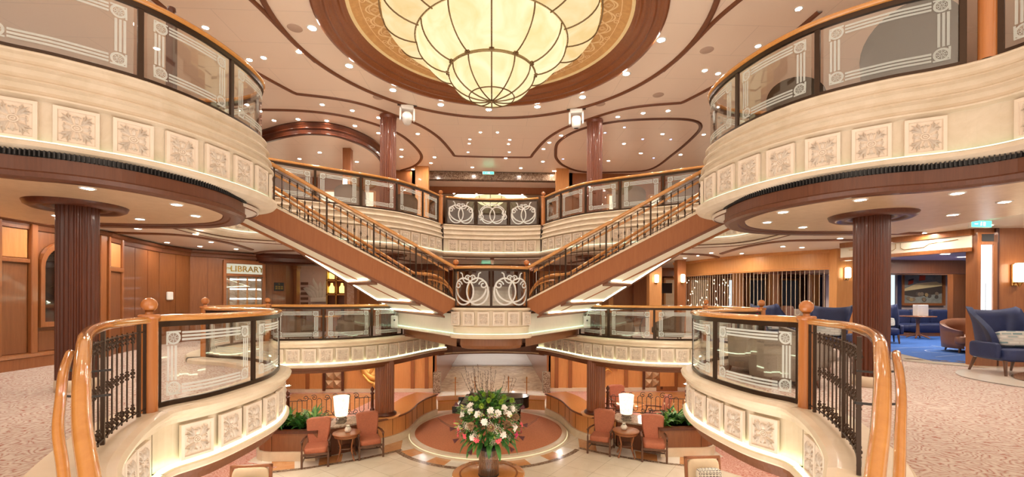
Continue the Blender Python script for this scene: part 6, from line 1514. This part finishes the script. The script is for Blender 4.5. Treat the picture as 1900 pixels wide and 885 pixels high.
# ================================================================ upper deck backdrop
struct('wall_back', MB().box(-16, -3.6, 21.3, 21.5, FU, CT).box(3.6, 16, 21.3, 21.5, FU, CT), W['cherry'])
struct('wall_back', MB().box(-8, 8, 33.8, 34, FU, CT), W['panel'])
for s in (-1, 1): struct('wall_%s' % side[-s], MB().box(s*3.8-.1, s*3.8+.1, 21.3, 34, FU, CT), W['panel']); struct('wall_%s' % side[-s], MB().box(s*15.9-.1, s*15.9+.1, -.6, 22, FU, CT), W['panel']); struct('wall_%s' % side[-s], MB().box(s*13.9-.1, s*13.9+.1, 6, 22.4, 0, CL+.8), W['cherry'])
struct('trim_27', MB().box(-3.8, 3.8, 21.35, 21.7, 10.52, CT), M_brownm)
struct('trim_28', MB().box(-3.8, 3.8, 23.0, 23.25, 10.25, 10.62), W['cherry'])
struct('ceiling', MB().box(-3.8, 3.8, 21.7, 23.0, 10.58, 10.62), M_ceil)
mm = [M_glass]
for i, (x, w) in enumerate([(-13, 1.2), (-10.6, 1.6), (-8.2, 1.4), (-6.2, 1.1), (6.2, 1.1), (8.4, 1.4), (10.8, 1.6)]):
    r = thing('glazed_door', 'glazed upper deck doors', 'glazed doors', (x, 21.3, FU)); r['label'] = 'glazed wood doors on the far upper deck wall, %s' % ['leftmost', 'second from the left', 'third from the left', 'fourth from the left', 'third from the right', 'second from the right', 'rightmost'][i]
    m = MB()
    for a in (-w/2, 0, w/2): m.box(x+a-.05, x+a+.05, 21.2, 21.3, FU, FU+2.4)
    for z in (0, .8, 1.6, 2.35): m.box(x-w/2, x+w/2, 21.2, 21.3, FU+z, FU+z+.08)
    part('frame', m, W['cherry_l'], r, absolute=True); part('glass_pane', MB().box(x-w/2, x+w/2, 21.26, 21.28, FU, FU+2.4), emit('warm_room_glow', (.95, .78, .55), .55) if i == 0 else bpy.data.materials['warm_room_glow'], r, absolute=True)
sconce('glowing sconce on a post on the far upper left deck', T(-5.6, 17.0, 9.1)); 
pilaster('slim wood post carrying the upper left sconce', -5.6, 17.2, .3, FU, CT-.4, False, False, 0, W['cherry'])
for i, (x, y, rz, s) in enumerate([(-6.0, 14.1, 170, 'leftmost'), (-4.7, 14.75, 185, 'middle'), (-3.2, 15.95, 200, 'rightmost')]):
    tub_chair('tub_chair', 'brown tub chair seen through the far left upper glass, %s of three' % s, x, y, FU, radians(rz), M_taupe, .48, .95)
for i, (x, y, rz, s) in enumerate([(2.75, 16.1, 160, 'with a pale pillow, nearest the centre'), (4.65, 14.7, 175, 'the middle one'), (5.95, 13.9, 190, 'nearest the right lobe')]):
    tub_chair('tub_chair', 'brown tub chair behind the far right upper glass, %s' % s, x, y, FU, radians(rz), M_taupe if i else M_tan, .52, 1.02)
tub_chair('woven_tub_chair', 'tall brown woven tub chair against the near right upper glass', 5.92, 5.95, FU, radians(150), plain('brown_weave', (.06, .042, .026), .7, var=.35, scale=140), .52, 1.25)
tub_chair('woven_tub_chair', 'brown woven chair behind the right upper lobe glass, farther from view', 5.3, 7.4, FU, radians(130), bpy.data.materials['brown_weave'], .42, 1.0)
r = thing('dark_post', 'dark square capped post standing behind the left upper lobe rail', 'post', (-4.62, 6.55, FU))
part('shaft', MB().box(-.05, .05, -.05, .05, 0, 1.32, None, .006), W['dark'], r); part('cap', MB().box(-.09, .09, -.09, .09, 1.32, 1.36, None, .01).lathe([(.05, 1.36), (.03, 1.40), (.055, 1.44), (.05, 1.49), (0, 1.51)], 0, 0, 14), W['dark'], r)
# second lantern in the aft upper hall
r = thing('aft_chandelier', 'small glowing bowl lantern in a lit coffer of the hall behind', 'chandelier', (-.15, 26.8, 10.9))
part('lit_coffer', MB().add([(x, y, .0) for x, y in [(-2.3, 0), (-1.9, .9), (1.9, .9), (2.3, 0), (1.9, -.9), (-1.9, -.9)]], [(0, 1, 2, 3, 4, 5)]), emit('coffer_glow', (1, .88, .62), 1.3), r)
r.children[0].location.z = -.02
part('bowl', MB().lathe([(.95, -.02), (.9, -.2), (.6, -.42), (.3, -.52), (.02, -.55)], 0, 0, 32), glow, r)
for k in range(8): a = k*pi/4; part('rib', MB().tube([(q*cos(a), q*sin(a), z) for q, z in ((.96, -.02), (.91, -.21), (.61, -.43), (.3, -.53), (.05, -.56))], .02, 5), bz, r)
# ================================================================ downlights
def downlight(x, y, z, label, group, mat=None, R=.085):
    if group not in _dl:
        r = thing('downlight', label, 'downlight', (x, y, z), 0, group)
        part('trim_ring', MB().lathe([(R*.68, -.004), (R*.80, -.014), (R, -.010), (R*1.02, .0)], 0, 0, 20, caps=False), M_white, r)
        part('lamp', MB().lathe([(.001, -.006), (R*.68, -.006)], 0, 0, 16), mat or M_bulb, r); _dl[group] = r
    else: r = dup(_dl[group], (x, y, z))
    return r
_dl = {}
RING = [(-4.1, 10.17), (-3.79, 11.78), (-2.94, 13.09), (-1.64, 14.0), (-0.12, 14.28), (1.44, 13.99), (2.75, 13.25), (3.66, 11.82), (4.01, 10.23)]
UPL = [(-5.86, 11.49), (-4.83, 11.17), (-5.42, 14.19), (-4.6, 14.59), (-3.88, 15.11), (-2.8, 16.53), (-7.59, 15.55), (-6.7, 15.39), (-5.76, 15.47), (-4.92, 15.88), (-4.26, 16.53), (-3.77, 18.3), (-3.97, 19.24), (-2.54, 19.23), (-2.81, 20.08), (-0.96, 20.63), (-3.82, 21.1), (-6.53, 10.27), (-6.28, 11.61), (-5.4, 7.4), (-6.6, 6.2), (-7.6, 8.0), (-8.4, 5.4), (-9.2, 9.0), (-8.3, 11.2), (-10.5, 12), (-11, 7)]
STAR = [(-0.45, 16.25), (0.18, 16.22), (-0.93, 17.46), (0.63, 17.43), (-1.04, 18.49), (-0.88, 16.99), (0.7, 18.39), (.66, 16.95)]
UPR = [(4.69, 11.23), (5.71, 11.54), (6.15, 11.68), (5.73, 14.07), (4.98, 14.29), (4.23, 14.63), (2.58, 16.4), (2.23, 17.18), (2.09, 17.93), (2.94, 20.99), (7.88, 16.03), (7.99, 18.31), (6.33, 16.06), (5.2, 17.14), (5.15, 19.31), (6.25, 18.24), (2.25, 19.58), (1.32, 20.61), (0.57, 19.19), (6.48, 8.99), (6.45, 10.36), (7.0, 6.4), (8.2, 8.2), (8.0, 5.2), (9.4, 10.6), (10.8, 7.4)]
BLUE = [(4.72, 15.51), (4.16, 16.05), (5.77, 16.61), (6.85, 16.58), (3.09, 19.16), (4.61, 18.75), (7.01, 18.8)]
SOFL = [(-4.99, 5.66), (-4.56, 6.58), (-4.88, 7.47), (-6.06, 7.84), (-7.3, 5.2), (-7.2, 7.6)]
SOFR = [(5.89, 5.27), (7.03, 5.69), (7.29, 6.6), (4.99, 5.69), (4.51, 6.56), (4.83, 7.45), (5.8, 7.9)]
MIDL = [(-8.25, 8.9), (-8.35, 10.75), (-7.02, 10.71), (-7.76, 9.96), (-7.6, 12.21), (-8.9, 12.4), (-8.6, 13.3), (-7.91, 13.9), (-7.4, 14.6), (-7.2, 17.6), (-5.8, 19.2), (-4.2, 20.2), (-4.6, 17.6), (-1.6, 19), (-8.3, 7.6)]
MIDR = [(8.51, 10.34), (8.21, 12.02), (8.15, 13.96), (9.64, 9.38), (7.03, 15.68), (7.08, 14.77), (7.1, 13.88), (6.38, 15.22), (9.9, 8.3), (11, 7.6), (9.3, 6.5), (4.2, 20.2), (4.6, 17.6), (1.6, 19), (10.2, 16.4), (12.2, 16.6), (9.4, 19.6), (11.6, 19.6), (13.6, 19.6), (8.9, 12.2), (7.9, 8.2), (8.0, 6.4)]
GRP = [(RING, CT, 'recessed downlight in the smooth cream ring around the medallion', 'downlights ringing the medallion', None, .12),
       (UPL, CT, 'small recessed downlight in the left half of the top ceiling', 'downlights in the left top ceiling', None, .085),
       (STAR, CT, 'tiny bright spotlight in the cluster on the ceiling beyond the medallion', 'spotlight cluster beyond the medallion', None, .06),
       (UPR, CT, 'small recessed downlight in the right half of the top ceiling', 'downlights in the right top ceiling', None, .085),
       (BLUE, CT, 'small blue downlight inside the brown outlined loop on the right ceiling', 'blue downlights at right', M_bulb_b, .06),
       (SOFL, 6.10, 'recessed downlight in the pearl soffit under the left upper lobe', 'downlights in the left soffit', None, .085),
       (SOFR, 6.10, 'recessed downlight in the pearl soffit under the right upper lobe', 'downlights in the right soffit', None, .085),
       (MIDL, CM, 'recessed downlight over the middle deck in front of the left wood wall', 'downlights over the left middle deck', None, .085),
       (MIDR, CM, 'recessed downlight over the middle deck near the metal screen and lounge', 'downlights over the right middle deck', None, .085)]
for pts, z, lab, g, mt, R in GRP:
    for x, y in pts:
        zz = z
        if g == 'downlights in the left top ceiling' and -8.3 < x < -4.6 and 16.6 < y: continue
        downlight(x, y, zz, lab, g, mt, R)
for x, y in [(-6.84, 17.64), (-5.74, 18.77), (-8, 18.5)]: downlight(x, y, 10.5, 'recessed downlight in the lowered oval ceiling at upper left', 'downlights in the oval ceiling', None, .085)
LOW = [(s*x, y) for s in (-1, 1) for x, y in ((3.6, 15.8), (4.8, 15.6), (5.9, 14.6), (7.2, 13.2), (6.3, 17.2), (4.6, 18.2), (3.2, 20.6), (5.2, 21.2), (7.0, 20.4), (8.6, 20.6), (8.2, 17), (5.4, 9.0), (5.2, 11.4), (7.6, 10.8), (9.6, 13.4))] + [(-1.6, 21), (1.6, 21), (0, 24), (-1.6, 27), (1.6, 27), (0, 31), (-1.6, 34), (1.6, 34)]
for x, y in LOW: downlight(x, y, CL, 'recessed downlight in the low ceiling over the lower deck', 'downlights over the lower deck', None, .10)
for x in (-2.04, -.86, .36, 1.55): downlight(x, 23.1, 10.25, 'spotlight under the wood beam of the hall behind', 'spotlights under the far beam', None, .06)
LNG = [(16.0, 15.0), (13.2, 12.2), (18.2, 15.6), (12.2, 11.5), (12.4, 14.0), (14.6, 13.0), (14.4, 16.2), (17.2, 16.9), (18.6, 16.9)]  # downlights added and widened to brighten the dim lounge
for x, y in LNG: downlight(x, y, 6.10, 'added recessed downlight brightening the lounge beyond the blue carpet', 'added downlights in the lounge', None, .15)
# exit signs
for x, y, z, w, lab in ((-.21, 20.7, 10.66, .55, 'green emergency exit sign on the dark beam at the far upper deck'), (-.23, 19.2, 6.08, .5, 'green emergency exit sign above the rear steps'), (9.13, 7.8, 6.17, .42, 'green emergency exit sign hanging under the right soffit')):
    r = thing('exit_sign', lab, 'sign', (x, y, z)); part('case', MB().box(-w/2, w/2, -.03, .03, -.065, .065, None, .01), M_white, r); part('green_face', MB().box(-w/2+.02, w/2-.02, -.036, -.03, -.055, .055), emit('exit_green', (.05, .75, .42), 2.4) if 'exit_green' not in bpy.data.materials else bpy.data.materials['exit_green'], r)
    sw = emit('sign_white', (.9, 1, .95), 1.5); part('running_figure', MB().lathe([(0, .018), (.010, .024), (.010, .032), (0, .038)], -.012, -.038, 8).poly([(0, 0)]*0 or [(-.03, -.038), (.0, -.038), (.0, -.0365)], -.03, .012), sw, r); part('doorway_pictogram', MB().box(.03, .07, -.039, -.036, -.035, .035), sw, r); part('arrow', MB().tube([(-.14, -.038, 0), (-.08, -.038, 0)], .008, 4), sw, r)
# moving head lights
for s in (-1, 1):
    r = thing('moving_head_light', 'white moving head stage light hanging in front of the %s far upper column' % side[-s], 'stage light', (s*2.72, 14.1, CT), radians(-s*12))
    part('base', MB().box(-.20, .20, -.14, .14, -.16, -.02, None, .03), M_white, r)
    part('mount_plate', MB().box(-.30, .30, -.05, .05, -.02, .0), M_black, r)
    y_ = part('yoke', MB().box(-.24, -.18, -.07, .07, -.50, -.10, None, .02).box(.18, .24, -.07, .07, -.50, -.10, None, .02), M_white, r)
    h = part('head', MB().lathe([(.0, -.20), (.11, -.19), (.15, -.10), (.155, .10), (.12, .17), (.0, .18)], 0, 0, 24, M=T(0, 0, -.42, rx=radians(60 if s < 0 else 10))), M_white, r)
    part('lens', MB().lathe([(.0, -.215), (.06, -.213), (.085, -.19)], 0, 0, 20, M=T(0, 0, -.42, rx=radians(60 if s < 0 else 10)) @ (Matrix.Rotation(0, 4, 'X'))), M_black, h)
# ceiling speakers
SPK = [(-4.5, 10.2), (-3.5, 13.6), (-6.2, 9.0), (3.4, 13.7), (5.3, 10.6), (5.0, 13.0), (6.2, 8.0)]
for i, (x, y) in enumerate(SPK):
    o = dup(_sp, (x, y, CT)) if i else single('ceiling_speaker', MB().lathe([(.001, -.01), (.14, -.01), (.16, -.004), (.165, 0)], 0, 0, 28), plain('speaker_mesh', (.52, .38, .30), .8), 'flush round ceiling speaker painted like the panels', 'speaker', 'ceiling speakers')
    if i == 0: _sp = o; o.location = (x, y, CT)
# white wall boxes beside the side walls of the landing
for s in (-1, 1):
    r = thing('wall_camera', 'small white control box with round eye at the %s end of the landing wall' % side[-s], 'control box', (s*3.28, 15.0, 3.95)); part('box', MB().box(-.12, .12, -.08, .08, -.22, .2, None, .02), M_white, r); part('eye', MB().lathe([(0, 0), (.03, 0), (.03, .01)], 0, 0, 12, M=T(0, -.085, .05, rx=pi/2)), M_black, r); part('bracket', MB().tube([(0, 0, .2), (.03, 0, .3), (.06, -.05, .33)], .015, 6), M_white, r)
# ================================================================ camera, world, view
cam = bpy.data.cameras.new('camera'); co_ = bpy.data.objects.new('camera', cam); COL.objects.link(co_)
cam.sensor_width = 36; cam.lens = 36*812/1900; cam.shift_y = (553.5-442.5)/1900; cam.clip_start = .05; cam.clip_end = 200
co_.matrix_world = Matrix.Translation((.06, 0, E)) @ Matrix.Rotation(radians(-2.42), 4, 'Z') @ Matrix.Rotation(pi/2, 4, 'X') @ Matrix.Rotation(radians(.235), 4, 'Z')
sc.camera = co_
w = bpy.data.worlds.new('fill_light'); sc.world = w; w.use_nodes = True; bg = w.node_tree.nodes['Background']; bg.inputs[0].default_value = (1.0, .91, .81, 1); bg.inputs[1].default_value = WORLD
# added fill light for the unseen atrium, dimmed at eye height against pane haze
wt = w.node_tree; tc = wt.nodes.new('ShaderNodeTexCoord'); sx = wt.nodes.new('ShaderNodeSeparateXYZ'); wt.links.new(tc.outputs['Generated'], sx.inputs[0])
ab = N(wt, 'ShaderNodeMath', _operation='ABSOLUTE'); wt.links.new(sx.outputs['Z'], ab.inputs[0])
wt.links.new(ramp(wt, ab.outputs[0], [(.04, (.26, .20, .15)), (.42, (1.0, .91, .81))]), bg.inputs[0])
sc.view_settings.view_transform = 'Standard'; sc.view_settings.look = 'None'; sc.view_settings.gamma = 1; sc.view_settings.use_curve_mapping = False; sc.view_settings.exposure = EXPO
sc.cycles.max_bounces = 7; sc.cycles.diffuse_bounces = 4; sc.cycles.glossy_bounces = 4; sc.cycles.transmission_bounces = 4; sc.cycles.transparent_max_bounces = 24
sc.cycles.use_denoising = True; sc.cycles.sample_clamp_indirect = 6; sc.cycles.caustics_reflective = False; sc.cycles.caustics_refractive = False
